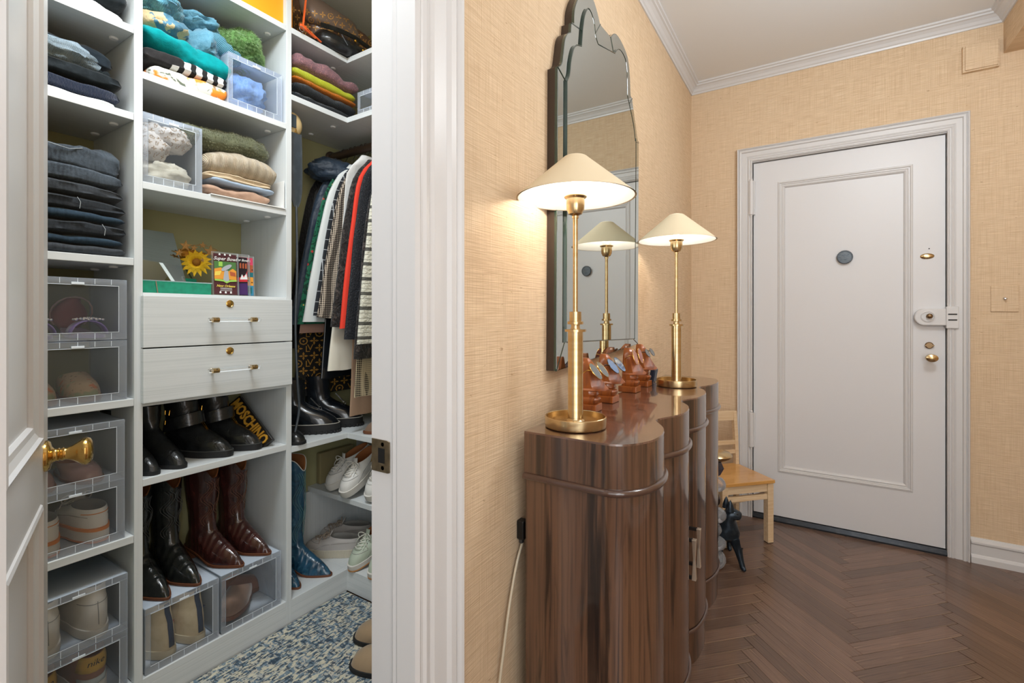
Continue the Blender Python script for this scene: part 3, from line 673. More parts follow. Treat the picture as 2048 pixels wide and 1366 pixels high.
# ================================================================ CLOSET CABINETRY
FX, BX, TH = -1.72, CX0+.001, .022
def settle(root, base):
    base = Vector(base); root.location = base
    for c in root.children: c.location = Vector(c.location)-base
def shelf(z, y0, y1, root, x0=BX, x1=FX, name='shelf', lab=None):
    o = B().box((x0, y0, z-TH), (x1, y1, z)).ob(name, LAMF, root, bevel=.0012)
    return o
CAM = mat('shelf_cap', 'e9eaea', rough=.4)
def disc(x, y, z, root): return B().lathe([(.001, z-.0055), (.009, z-.0055), (.0115, z-.003), (.0115, z)], 16, (x, y, 0)).ob('cam_cover', CAM, root, smooth=True, angle=40)
PT = [.599, .621, 1.0865, 1.1085]
ZL = [2.067, 1.807, 1.372, .951, .541, .095]
un = thing('shelving_unit', 'left closet shelf bay beside the open closet door', 'shelves')
for z in ZL+[2.33]:
    shelf(z, .130, PT[0]-.0005, un)
    for xx in (-1.80, -1.95): disc(xx, .575, z-TH, un)
B().box((BX, .108, 0), (FX, .1295, 2.5)).ob('side_panel', LAMV, un)
B().box((FX-.02, .108, 0), (FX, PT[0]-.0005, .073)).ob('toe_kick', LAMH, un)
settle(un, (-1.88, .36, 0))
um = thing('shelving_unit', 'middle closet shelf bay with two drawers', 'shelves')
ZM = [2.322, 1.942, 1.608, 1.270, .702, .095]
for z in ZM:
    shelf(z, PT[1], PT[2], um)
    for xx in (-1.80, -1.95): disc(xx, PT[2]-.028, z-TH, um)
shelf(.945, PT[1], PT[2], um)
for a, b in ((PT[0], PT[1]), (PT[2], PT[3])):
    B().box((BX, a, .095 if a < 1 else 0), (FX, b, 2.5)).ob('side_panel', LAMV, um, bevel=.0008)
B().box((FX-.02, PT[0], 0), (FX, PT[2]-.0005, .073)).ob('toe_kick', LAMH, um)
B().box((FX-.022, PT[0], .073), (FX, PT[1], .095)).ob('base_front', LAMH, um)
for zl, zh in ((1.1025, 1.2605), (.9345, 1.0985)):
    d = B().box((FX+.001, .6155, zl), (FX+.0195, 1.0985, zh)).ob('drawer', LAMH, um, bevel=.0012)
    zc = zl+ .083; ym = .866
    B().lathe([(.0125, 0), (.0125, .0022), (.0108, .0030), (.009, .0016), (.0085, .0018), (.004, .0035), (.001, .0035)], 24, (FX+.0195, ym, zh-.020), 'x').ob('drawer_lock', BRASSP, d, smooth=True, angle=35)
    for s in (-1, 1):
        yy = ym+s*.064+.005
        B().lathe([(.0065, 0), (.0065, .002), (.0042, .004), (.0042, .020), (.0065, .022), (.0065, .034), (.004, .035)], 14, (FX+.0195, yy, zc), 'x').ob('handle_post', STEEL, d, smooth=True, angle=35)
        B().tube([(FX+.0465, yy-.010, zc), (FX+.0465, yy+.010, zc)], .0085, 16).ob('handle_collar', BRASS, d, smooth=True, angle=35)
    B().tube([(FX+.0465, ym-.080, zc), (FX+.0465, ym+.090, zc)], .0068, 16).ob('handle_rod', ACRY, d, smooth=True, angle=35)
settle(um, (-1.88, .853, 0))
# corner unit with L-shaped shelves
uc = thing('shelving_unit', 'corner closet shelf bay with L-shaped shelves above a clothes rail', 'shelves')
EY, EX = 1.371, -1.25
def lshelf(z, th=TH):
    o = B().prism([(BX, PT[3]+.0005), (FX, PT[3]+.0005), (FX, EY), (BX, EY)], z-th, z).ob('shelf', LAMF, uc, bevel=.001)
    o2 = B().box((BX, EY+.0005, z-th), (EX, CY1-.001, z)).ob('shelf', LAMF, uc, bevel=.001)
    B().box((FX+.0005, EY, z-th), (EX, EY+.0008, z)).ob('shelf_edge', LAMH, uc)
    disc(-1.81, EY-.005, z-th, uc); disc(-1.97, EY-.005, z-th, uc)
for z in (2.324, 2.064, .687): lshelf(z)
lshelf(.092)
B().box((BX, 1.40, .362), (EX, CY1-.001, .384)).ob('shelf', LAMF, uc, bevel=.001)
B().box((FX-.02, PT[3], 0), (FX, EY, .07)).ob('toe_kick', LAMH, uc)
B().box((FX, EY, 0), (EX, EY+.02, .07)).ob('toe_kick', LAMH, uc)
B().box((EX, EY, 0), (EX+.02, CY1-.001, 2.5)).ob('side_panel', LAMV, uc)
B().box((BX, CY1-.012, .1), (EX, CY1-.001, .66)).ob('back_panel', LAMV, uc)
B().box((BX, PT[3]+.001, .1), (BX+.012, CY1-.012, .36)).ob('back_panel', LAMV, uc)
OILB = mat('oil_rubbed_bronze', '5a4a3f', rough=.4, metal=.5)
B().tube([(BX+.04, 1.52, 1.985), (EX, 1.52, 1.985)], .019, 20).ob('clothes_rail', OILB, uc, smooth=True, angle=40)
B().lathe([(.03, 0), (.03, .006), (.02, .010), (.019, .03)], 20, (BX+.012, 1.52, 1.985), 'x').ob('rail_bracket', OILB, uc, smooth=True, angle=40)
settle(uc, (-1.7, 1.45, 0))
# ================================================================ SOFT GOODS
QX = math.radians(90)           # local -y (front) -> world +x ; local +x -> world +y
def fab(name, c, bump=(420, 420, 420), st=.35, c2=None, rough=.9, extra=(), pats=()):
    p = list(pats)
    if c2: p.append(('noise', (60, 60, 60), c2, .4, .65, .5))
    return mat(name, c, rough=rough, spec=.15, sheen=.2, pats=p, bumps=[('noise', bump, st, .0015), ('noise', (14, 14, 14), .5, .012)]+list(extra))
def rib(name, c, n=260, c2=None, axis='x', st=.8):
    s = {'x': (n, 1, 1), 'z': (1, 1, n)}[axis]
    r = (0, 0, 0) if axis == 'x' else (0, 0, 0)
    pr = [('wave', (n/6.28 if axis == 'x' else .01, .01, .01), c2, .2, .9, .55)] if c2 else []
    return mat(name, c, rough=.9, spec=.15, sheen=.2, pats=pr, bumps=[('wave', (n/6.28, .5, .5), st, .004), ('noise', (300, 300, 300), .3, .001)])
def folded(name, lab, cat, m, yc, z, wd, h, dp=.27, seed=0, layers=2, tilt=0, sag=0, amp=.004, xf=-1.735, group=None, rz=0, pw=.5, lump=0, nu=34, nv=30, slide=0, crease=.045):
    def ring(u):
        xn = -1+2*u; e = max(1-abs(xn)**7, 0)**.45; ed = max(1-abs(xn)**12, 0)**.4
        e = .12+.88*e; ed = .82+.18*ed
        R = []
        for j in range(nv):
            a = 2*PI*j/nv
            c, s_ = math.cos(a), math.sin(a)
            yy = math.copysign(abs(c)**.30, c); zz = math.copysign(abs(s_)**pw, s_)
            zn = (zz+1)/2
            cr = 1.0
            if yy < -.55: cr = 1-crease*(1-abs(math.sin(PI*layers*zn)))*min(1, (-yy-.55)*3)
            x = xn*wd/2; y = yy*dp/2*ed*cr; zo = h/2+zz*h/2*e
            k = nz((x*9, y*9, zo*16), 1, seed)*amp+nz((x*30, y*30, zo*50), 1, seed+3)*amp*.45
            lm = lump*nz((x*7, y*5, 0), 1, seed+9)*zn
            zo += k*(.4+zn)+lm+tilt*xn*h+sag*xn*xn
            y -= k*1.5 if yy < 0 else 0
            x += nz((0, y*8, zo*20), 1, seed+5)*amp*1.5*(1 if abs(xn) > .8 else 0)+slide*zn
            R.append((x, y+dp/2, max(zo, .0003)))
        return R
    o = B().rings([ring(i/nu) for i in range(nu+1)]).ob(name, m, None, smooth=True, angle=70)
    o.location = (xf, yc, z+.0005); o.rotation_euler = (0, 0, QX+rz)
    tag(o, lab, cat, group); return o
def blob(name, lab, cat, m, loc, r, seed=0, amp=.25, fr=2.4, rz=0, group=None, parent=None, ridg=.15, rot=None, n=36, k=24):
    def dsp(d):
        return 1+amp*nz(d, fr, seed)+ridg*(1-abs(nz(d, fr*1.9, seed+4))*4)*.5
    bb = B().ball((0, 0, r[2]), r, n, k, dsp)
    zmin = .0005
    for v in bb.bm.verts:
        if v.co.z < zmin: v.co.z = zmin
    o = bb.ob(name, m, parent, smooth=True, angle=80)
    o.location = loc; o.rotation_euler = rot or (0, 0, QX+rz)
    if lab: tag(o, lab, cat, group)
    return o
def fur(o, m, n, ln, wd=.0011, dirv=(0, 0, 0), seed=1):
    rnd = random.Random(seed); me = o.data; P = me.polygons; vs_ = me.vertices
    wts = [p.area for p in P]; pick = rnd.choices(range(len(P)), wts, k=n)
    V_, F_ = [], []
    for i in pick:
        p = P[i]; ws = [rnd.random()+.01 for _ in p.vertices]; s_ = sum(ws)
        c = Vector((0, 0, 0))
        for w_, vi in zip(ws, p.vertices): c += vs_[vi].co*(w_/s_)
        d = (p.normal*.7+Vector((rnd.gauss(0, .6), rnd.gauss(0, .6), rnd.gauss(0, .5)))+Vector(dirv)).normalized()
        sd = d.cross(Vector((rnd.gauss(0, 1), rnd.gauss(0, 1), rnd.gauss(0, 1)))).normalized()*wd
        t = c+d*ln*rnd.uniform(.5, 1.2); b = len(V_)
        V_ += [tuple(c-sd), tuple(c+sd), tuple(t)]; F_.append((b, b+1, b+2))
    fm = bpy.data.meshes.new('fur'); fm.from_pydata(V_, [], F_); fm.materials.append(m)
    f = bpy.data.objects.new('fur', fm); COL.objects.link(f); f.parent = o; f['kind'] = 'stuff'
    return f
# ---------------- left bay, top and sweater shelf
NAVY = rib('navy_rib_knit', '1e2a45', 700); BLK = fab('black_wool', '1b2023', c2='2c3236'); DNAVY = fab('dark_navy_fleece', '20282f', c2='2b343c')
WHTF = fab('white_jersey', 'dfe0de'); GREYK = mat('grey_ribbed_knit', '95a5b0', rough=.9, spec=.15, bumps=[('wave', (90, 40, 60), .8, .003), ('noise', (20, 20, 20), .4, .01)])
folded('folded_shirt', 'white folded shirt on the top left closet shelf under a charcoal sweater', 'shirt', WHTF, .375, 2.067, .43, .040, seed=1, amp=.006, tilt=-.2)
folded('folded_sweater', 'speckled charcoal folded sweater on top of the white shirt, top left shelf', 'sweater', BLK, .375, 2.104, .44, .075, seed=2, amp=.006)
folded('folded_shirt', 'thin white folded shirt at the bottom of the dark sweater pile', 'shirt', WHTF, .36, 1.807, .42, .016, seed=3, amp=.003, layers=1)
folded('folded_sweater', 'navy ribbed folded sweater low in the dark sweater pile', 'sweater', NAVY, .363, 1.820, .43, .044, seed=4, amp=.004)
folded('folded_sweater', 'black woollen folded sweater under the light grey knit', 'sweater', BLK, .362, 1.860, .43, .052, seed=5, amp=.006)
blob('knit_sweater', 'light blue-grey bunched ribbed knit sweater in the dark sweater pile', 'sweater', GREYK, (-1.86, .425, 1.893), (.135, .130, .044), 6, .25, 1.8)
folded('folded_sweater', 'dark slate folded sweatshirt topping the left sweater pile', 'sweater', DNAVY, .355, 1.935, .43, .060, seed=7, amp=.010, tilt=-.25, dp=.25, xf=-1.77)
# ---------------- jeans
def denim(nm, c, c2): return mat(nm, c, rough=.85, spec=.2, sheen=.15, pats=[('noise', (200, 200, 30), c2, .35, .7, .7), ('noise', (9, 9, 9), c2, .4, .7, .6)], bumps=[('noise', (300, 300, 300), .3, .001), ('noise', (16, 16, 22), .6, .008)])
DJ = [denim('denim_charcoal', '2a2d31', '41454a'), denim('denim_black', '202327', '34383d'), denim('denim_blueblack', '1d2933', '2f4150'), denim('denim_faded_black', '2d3238', '515a63')]
STITCH = mat('pale_stitching', '9aa0a4', rough=.8)
zj = 1.372
jl = [('charcoal jeans at the very bottom of the jeans pile', 0, .027), ('blue-black jeans second from the bottom of the jeans pile', 2, .026), ('black jeans with pale side stitching, third from the bottom', 1, .040), ('thin blue-black jeans in the middle of the jeans pile', 2, .028), ('black jeans with stitched pocket corner, fifth from the bottom', 1, .040), ('plain charcoal jeans sixth from the bottom of the pile', 0, .038), ('faded black jeans second from the top of the pile', 3, .048)]
for i, (lb, mi_, h) in enumerate(jl):
    g = folded('folded_jeans', lb, 'jeans', DJ[mi_], .375+random.uniform(-.003, .003), zj, .43+random.uniform(-.008, .008), h+.003, seed=20+i, amp=.004, layers=1 if h < .03 else 2, sag=-.004 if i > 3 else 0, group='folded dark jeans')
    if i in (2, 4, 6):
        xs = {2: .155, 4: .10, 6: .02}[i]
        B().tube([(xs, .002, h*.95), (xs+.006, -.003, h*.6), (xs+.004, -.002, h*.15)], .0008, 5).ob('stitching', STITCH, g)
    zj += h
g = folded('folded_jeans', 'top pair of folded black jeans with a stitched back pocket', 'jeans', DJ[3], .370, zj-.004, .44, .085, seed=40, amp=.012, lump=.03, tilt=-.25, layers=2, dp=.25, xf=-1.755, group='folded dark jeans')
B().tube([(-.12, -.004, .082), (-.02, -.008, .062), (.09, -.009, .048), (.118, -.006, .058)], .0010, 5).ob('stitching', STITCH, g)
# ---------------- clear boxes
def clearbox(lab, yc, z, w_=.225, h=.176, d=.295, xf=-1.728, openf=False, group='clear drop-front shoe boxes'):
    t = thing('shoe_box', lab, 'storage box', (xf, yc, z+.0006), QX, group)
    a = w_/2; tk = .0025
    sh = B()
    sh.box((-a, .004, 0), (a, d, tk)).box((-a, .004, h-tk), (a, d, h)).box((-a, .004, tk), (-a+tk, d, h-tk)).box((a-tk, .004, tk), (a, d, h-tk)).box((-a+tk, d-tk, tk), (a-tk, d, h-tk))
    sh.ob('shell', BOXC, t)
    fr = B()
    for x0_, x1_, z0_, z1_ in ((-a, a, 0, .022), (-a, a, h-.018, h), (-a, -a+.015, .022, h-.018), (a-.020, a, .022, h-.018)):
        fr.box((x0_, -.001, z0_), (x1_, .0035, z1_))
    fr.ob('front_frame', BOXF, t, bevel=.0006, seg=1)
    dp_ = B().box((-a+.015, .0, .022), (a-.020, .0022, h-.018))
    dp_.ob('door_panel', BOXP, t)
    RB = mat('milky_rib', 'dfe8f0', rough=.3) if 'milky_rib' not in bpy.data.materials else bpy.data.materials['milky_rib']
    rb_ = B()
    for i in range(1, 6):
        x = -a+w_*i/6
        rb_.box((x-.0006, -.0016, .002), (x+.0006, -.0006, .020)).box((x-.0006, -.0016, h-.016), (x+.0006, -.0006, h-.001))
    rb_.box((-a+.014, -.0016, h-.020), (a-.019, -.0008, h-.0185)).box((-a+.014, -.0016, .0215), (a-.019, -.0008, .0225)).box((a-.0205, -.0016, .022), (a-.0195, -.0008, h-.018))
    rb_.ob('ribs', RB, t)
    lt = B().box((-.014, -.004, h-.019), (.014, -.0015, h-.012)); lt.ob('latch', RB, t, bevel=.0008)
    return t
bxl = [('clear box with jewelled purple sandals, upper of its pair', ZL[3]+.178), ('clear box with patterned logo slides, below the sandal box', ZL[3]), ('clear box with mauve scalloped flats behind the brass door knob', ZL[4]+.175), ('clear box with white and orange sneakers below the mauve flats', ZL[4]), ('clear box with off-white high-tops, second from the bottom left', ZL[5]+.17), ('clear box with yellow and brown sneakers at the bottom left', ZL[5])]
for i, (lb, z) in enumerate(bxl): clearbox(lb, .4715 if i < 2 else .4665 if i < 4 else .4735, z, h=.1755 if i < 4 else .1685)
# ---------------- shoes
def foot(L_, W_, th, k=1.0, point=0, waist=.12):
    c = math.cos(th); s = math.sin(th)
    x = L_/2*c*(1 if c < 0 else 1)
    y = W_/2*math.copysign(abs(s)**.78, s)
    xn = x/(L_/2)
    y *= (1-.16*(xn < 0)*min(1, -xn*1.4))
    y *= 1-waist*math.exp(-((xn+.15)/.28)**2)
    if xn > 0: y *= 1-point*xn*xn
    y += .05*W_*(1-xn*xn)*0
    return x*k, y*k
def shoe(name, lab, loc, rz, L_=.27, W_=.098, zs=.022, th_=.050, hc=.070, hv=.080, up=None, sole=None, lin=None, group=None, laces=None, point=0, stripe=None, a_=.25, b_=.34, cx=-.2, shaft=None, heel=0, tongue=None, rot=None, outsole=None, welt=None, cat='shoe', heelpatch=None, lacerows=5, upn=36, tread=0, vcut=0, open_=True, tip=None, mirror=1):
    t = thing(name, lab, cat, loc, rz, group, rot)
    n = upn; zb = zs+heel
    def F(a, k=1): return foot(L_, W_, a, k, point)
    def fz(x):            # lift from heel
        return heel*min(1, max(0, (-x/(L_/2)+.25)/.7)) if heel else 0
    def surf(a, v):
        x0, y0 = F(a, .965)
        z0 = zs+fz(x0)
        c = math.cos(a)
        P1 = Vector((cx*L_+a_*L_*c, b_*W_*math.sin(a), (hc+(hv-hc)*(c+1)/2)+heel*(.6 if c < .3 else .3)))
        P0 = Vector((x0, y0, z0))
        front = max(0, c)
        rise = th_*.92*front+(1-front)*(hc-zs)*.55
        C1 = P0+Vector((-(x0-P1.x)*.10*front, 0, rise))
        C2 = P1+Vector(((x0-P1.x)*(.17*front+.10), (y0-P1.y)*(.60*(1-front)+.38), -(P1.z-z0)*(.30+.08*front)))
        u = 1-v
        return P0*(u**3)+C1*(3*u*u*v)+C2*(3*u*v*v)+P1*(v**3)
    A = [2*PI*i/n for i in range(n)]
    R = [[surf(a, v) for a in A] for v in (0, .08, .2, .35, .5, .65, .8, .92, 1)]
    if shaft:
        for z, rx, ry, xc, dip in shaft:
            R.append([Vector((xc+rx*math.cos(a), ry*math.sin(a), z-dip*(math.cos(a)**2)**3*(1 if math.cos(a) > 0 else .6))) for a in A])
    ub = B().rings(R, True, True, False)
    u_ = ub.ob('upper', up, t, smooth=True, angle=75)
    top = R[-1]; cc = sum(top, Vector())/n
    I = [[c_ for c_ in top], [cc+(p-cc)*.93+Vector((0, 0, -.001)) for p in top]]
    for f_ in (.35, .7): I.append([(cc+(p-cc)*.9)*(1-f_)+Vector((cx*L_+a_*L_*.75*math.cos(a), b_*W_*.9*math.sin(a), zs+heel*.5+.012))*f_ for p, a in zip(top, A)])
    I.append([Vector((cx*L_+a_*L_*.8*math.cos(a), b_*W_*.9*math.sin(a), zs+heel*.5+.006)) for a in A])
    if shaft: I = I[:2]+[[cc+(p-cc)*.88+Vector((0, 0, -.05)) for p in top], [cc+(p-cc)*.55+Vector((0, 0, -.07)) for p in top]]
    if open_: B().rings(I, True, False, True).ob('lining', lin or up, t, smooth=True, angle=75)
    else: ub2 = B().rings([top, [cc+(p-cc)*.3+Vector((0, 0, .004)) for p in top]], True, False, True).ob('cap', up, t, smooth=True)
    if heel:
        so = B().rings([[Vector((F(a)[0], F(a)[1], fz(F(a)[0]))) for a in A], [Vector((F(a, 1.01)[0], F(a, 1.01)[1], fz(F(a)[0])+zs)) for a in A]])
        so.ob('sole', sole, t, smooth=True, angle=40)
        hb_ = B().rings([[Vector((-L_/2*.99+max(0, math.cos(a)+1)*L_*.115*k, W_*.36*k*math.sin(a), z)) for a in A] for z, k in ((0, .92), (heel*.98, 1.0))])
        hb_.ob('heel', outsole or sole, t, smooth=True, angle=40)
    else:
        so = B().rings([[Vector((*F(a, .985), 0)) for a in A], [Vector((*F(a, 1.015), zs*.35)) for a in A], [Vector((*F(a, 1.01), zs)) for a in A], [Vector((*F(a, .97), zs+.001)) for a in A]])
        so.ob('midsole' if outsole else 'sole', sole, t, smooth=True, angle=50)
        if outsole:
            B().rings([[Vector((*F(a, .99), .0)) for a in A], [Vector((*F(a, 1.022), .001)) for a in A], [Vector((*F(a, 1.022), .006)) for a in A]], True, True, True).ob('outsole', outsole, t, smooth=True, angle=40)
    if stripe: B().rings([[Vector((*F(a, 1.004), zs-.001)) for a in A], [Vector((*F(a, 1.02), zs-.001)) for a in A], [Vector((*F(a, 1.02), zs+.007)) for a in A], [Vector((*F(a, .97), zs+.008)) for a in A]], True, True, True).ob('stripe', stripe, t, smooth=True, angle=40)
    if welt: B().tube([(*F(a, 1.0), zs+fz(F(a)[0])+.001) for a in A], .0016, 6, True).ob('welt', welt, t, smooth=True)
    if tread:
        tb = B()
        for i in range(0, n, 1):
            x, y = F(A[i]+.05, 1.02); tb.box((x-.004, y-.004, 0), (x+.004, y+.004, tread))
        tb.ob('tread', sole, t)
    if laces:
        lb_ = B(); ph_ = .42
        for i in range(lacerows):
            v = .50+.46*i/(lacerows-1)
            p, q_, mdl = surf(-ph_, v), surf(ph_, v), surf(0, v)
            v2 = min(1, v+.46/(lacerows-1)); q2_ = surf(ph_, v2)
            up_ = Vector((.002, 0, .006))
            lb_.tube([p+up_*.4, mdl+up_*1.3, q_+up_*.4], .0030, 6)
            if i < lacerows-1: lb_.tube([p+up_*.5, (mdl+surf(0, v2))/2+up_*1.7, q2_+up_*.5], .0022, 6)
        tp = surf(0, .97)+Vector((0, 0, .008))
        for s in (-1, 1):
            lb_.tube(catmull([tp, tp+Vector((.008, s*.018, .012)), tp+Vector((.012, s*.036, .004)), tp+Vector((.014, s*.030, -.012)), tp+Vector((.004, s*.012, -.002)), tp], 4), .0020, 6)
            lb_.tube(catmull([tp, tp+Vector((.02, s*.012, .002)), tp+Vector((.034, s*.028, -.016)), tp+Vector((.036, s*.036, -.034))], 4), .0019, 6)
        lb_.ob('laces', laces, t, smooth=True)
        sm_ = B()
        sm_.tube([surf(a, .34)+Vector((0, 0, .0006)) for a in [-.95+.19*k for k in range(11)]], .0009, 4)
        for s in (-1, 1):
            sm_.tube([surf(s*(.52+.10*(1-v)), v)+Vector((0, s*.0006, .0006)) for v in (.42, .55, .7, .85, .98)], .0009, 4)
            sm_.tube([surf(s*a, v)+Vector((0, s*.0006, 0)) for a, v in ((1.0, .02), (1.25, .35), (1.6, .55), (2.1, .6), (2.6, .55))], .0009, 4)
            for v in (.55, .66, .77, .88): sm_.ball(tuple(surf(s*.60, v)), .0022, 6, 4)
        sm_.ob('seams', GREYL, t)
        B().rings([[surf(s*.33*math.cos(k), .52)*1+Vector((0, 0, .0015)) if False else (surf(ph, vv)+Vector((.001, 0, .0022))) for ph in (-.36, -.18, 0, .18, .36)] for vv in (.46, .6, .75, .9, 1)]+[[surf(ph, 1)+Vector((-.010, 0, .022)) for ph in (-.34, -.17, 0, .17, .34)]], False, False, False).ob('tongue', tongue or up, t, smooth=True, solid=.004)
    t['surf'] = 0; del t['surf']
    return t, surf
# ================================================================ SHOES
def leather(nm, c, rough=.3, c2=None, coat=.3, b=.25, sc=60): return mat(nm, c, rough=rough, coat=coat, pats=[('noise', (25, 25, 25), c2, .5, .8, .5)] if c2 else [], bumps=[('noise', (sc, sc, sc), b, .002)])
BLKL = mat('black_leather', '151617', rough=.3, coat=.35, pats=[('noise', (25, 25, 25), '34373a', .5, .8, .5)], bumps=[('dnoise', (16, 16, 22), .55, .008), ('noise', (70, 70, 70), .2, .002)]); WHTL = leather('white_leather', 'dcdad5', .5, 'c4c0b8', 0); OFFW = leather('off_white_leather', 'cfc9be', .55, 'b8b1a5', 0)
RUBW = mat('white_rubber', 'd6d2ca', rough=.55); ORNG = mat('orange_piping', 'd98232', rough=.5); LACEW = mat('white_cotton_laces', 'ddd9d0', rough=.85); TANL = mat('tan_lining', 'a5673a', rough=.7)
GREYL = mat('grey_lining', '8c8a86', rough=.9); GUM = mat('gum_rubber', 'b9824c', rough=.6); BLKR = mat('black_rubber', '1b1b1c', rough=.6); BRNS = mat('brown_leather_sole', '6d4128', rough=.5)
bx = -1.875
def pair(fn, ys, *a, **k):
    return [fn(y, i) for i, y in enumerate(ys)]
SIDE = ['left', 'right']
# purple jewelled sandals
PURP = mat('purple_satin', '7d6aa2', rough=.35, sheen=.3); MAUV = mat('rose_insole', '8a4a4c', rough=.5); JEWEL = mat('clear_rhinestone', 'e6e6ee', rough=.06, metal=.7)
for i, y in enumerate((.400, .515)):
    t = thing('sandal', SIDE[i]+' purple sandal with a rhinestone brooch in the top left clear box', 'sandal', (bx+.02, y, ZL[3]+.178+.0035), 0, 'jewelled purple sandals')
    A = [2*PI*k/32 for k in range(32)]
    B().rings([[(*foot(.24, .082, a), z+.022*max(0, -foot(.24, .082, a)[0]/.12)) for a in A] for z in (.003, .012)]).ob('sole', PURP, t, smooth=True, angle=40)
    B().rings([[(x_, .042*math.cos(k*PI/10), .012+.040*math.sin(k*PI/10)) for k in range(11)] for x_ in (.022, .045, .070)], False, False, False).ob('strap', PURP, t, smooth=True, solid=.003)
    jb_ = B(); rn = random.Random(i)
    for k in range(36):
        a = k*2.4; rr = .005*math.sqrt(k)
        jb_.ball((.052+rr*.7*math.cos(a), rr*1.25*math.sin(a), .056+.004*math.cos(rr*60)), .0036, 6, 4)
    jb_.ob('brooch', JEWEL, t)
    B().grid(lambda u, v: (-.115+.03*v*v+.028*math.sin(PI*u), (.044*(.45+.55*math.sin(PI*min(1, v*1.1))))*math.cos(PI*u), .025+.095*v), 12, 8).ob('heel_cup', MAUV, t, smooth=True, solid=.002)
    B().tube([(-.085+.03*math.cos(k*PI/8), .050*math.sin(k*PI/8), .075+.050*math.cos(k*PI/8)) for k in range(-6, 7)], .0022, 6).ob('ankle_strap', mat('clear_strap', 'b79a92', rough=.3) if 'clear_strap' not in bpy.data.materials else bpy.data.materials['clear_strap'], t, smooth=True)
PATT = mat('tan_floral_canvas', 'a8937a', rough=.7, pats=[('voro', (70, 70, 70), '6b5a48', .25, .1, .8), ('noise', (28, 28, 28), '7f8f72', .55, .62, .8), ('noise', (34, 34, 20), 'b5653c', .6, .66, .8)])
for i, y in enumerate((.402, .508)):
    shoe('slide_shoe', SIDE[i]+' patterned canvas slide with a gold chain in the upper-left clear box', (bx+.01, y, ZL[3]+.0035), .05-.12*i, .255, .094, .014, .055, .048, .078, PATT, BRNS, TANL, 'patterned slides')
MAUVE = leather('mauve_patent', 'a0817c', .22, '8a6c68', .6, .1)
for i, y in enumerate((.402, .508)):
    t, sf = shoe('ballet_flat', SIDE[i]+' mauve scalloped flat in the clear box behind the door knob', (bx+.012, y, ZL[4]+.175+.0035), .03, .245, .092, .008, .046, .036, .050, MAUVE, BRNS, TANL, 'mauve flats', a_=.31, b_=.40, cx=-.14)
for i, y in enumerate((.410, .520)):
    t, sf = shoe('sneaker', SIDE[i]+' white sneaker with orange piping seen from the heel', (bx-.0, y, ZL[4]+.0035), PI+.06, .265, .102, .034, .055, .094, .095, WHTL, RUBW, GREYL, 'white and orange sneakers', laces=LACEW, stripe=ORNG, outsole=mat('orange_outsole', 'c9743a', rough=.6) if 'orange_outsole' not in bpy.data.materials else bpy.data.materials['orange_outsole'])
    B().tube([sf(a, .72)+Vector((0, 0, .001)) for a in [PI-.9+.18*k for k in range(11)]], .0013, 5).ob('piping', ORNG, t)
for i, y in enumerate((.417, .524)):
    t, sf = shoe('high_top', SIDE[i]+' off-white high-top sneaker seen from the heel', (bx, y, ZL[5]+.17+.0035), PI, .265, .100, .026, .055, .105, .105, OFFW, RUBW, GREYL, 'off-white high-tops', shaft=[(.125, .060, .035, -.050, 0), (.142, .058, .034, -.050, 0)])
    B().tube([sf(a, .85)+Vector((0, 0, .001)) for a in [PI-1.2+.24*k for k in range(11)]], .001, 5).ob('seam', GREYL, t)
    B().tube([sf(PI, v) for v in (.1, .4, .7, .95)], .0011, 5).ob('seam', GREYL, t)
YEL = mat('yellow_suede', 'c9a044', rough=.8); BRN = mat('dusty_brown_suede', '8d6553', rough=.8); PALEB = mat('pale_blue_tab', 'b4bfc3', rough=.6)
for i, y in enumerate((.408, .518)):
    t, sf = shoe('sneaker', SIDE[i]+' yellow and brown sneaker with a lettered heel tab', (bx-.0, y, ZL[5]+.0035), PI, .265, .106, .040, .055, .118, .118, BRN, RUBW, TANL, 'yellow and brown sneakers')
    B().rings([[sf(PI+ph, v)+Vector((-.0025, 0, 0)) for ph in (-.9, -.6, -.3, 0, .3, .6, .9)] for v in (.36, .6, .8, 1.0)], False, False, False).ob('heel_tab', YEL, t, smooth=True, solid=.002)
    B().rings([[sf(PI+ph, v)+Vector((-.002, 0, 0)) for ph in (-.8, -.4, 0, .4, .8)] for v in (.0, .16)], False, False, False).ob('heel_patch', PALEB, t, smooth=True, solid=.003)
    p_ = sf(PI, .74)
    o = text_bm('nike', .024, .0008, lambda c_: Vector((p_.x-.0065+abs(c_.x)*abs(c_.x)*14, -c_.x, p_.z+c_.y)), t, BLKR, shear=.25)
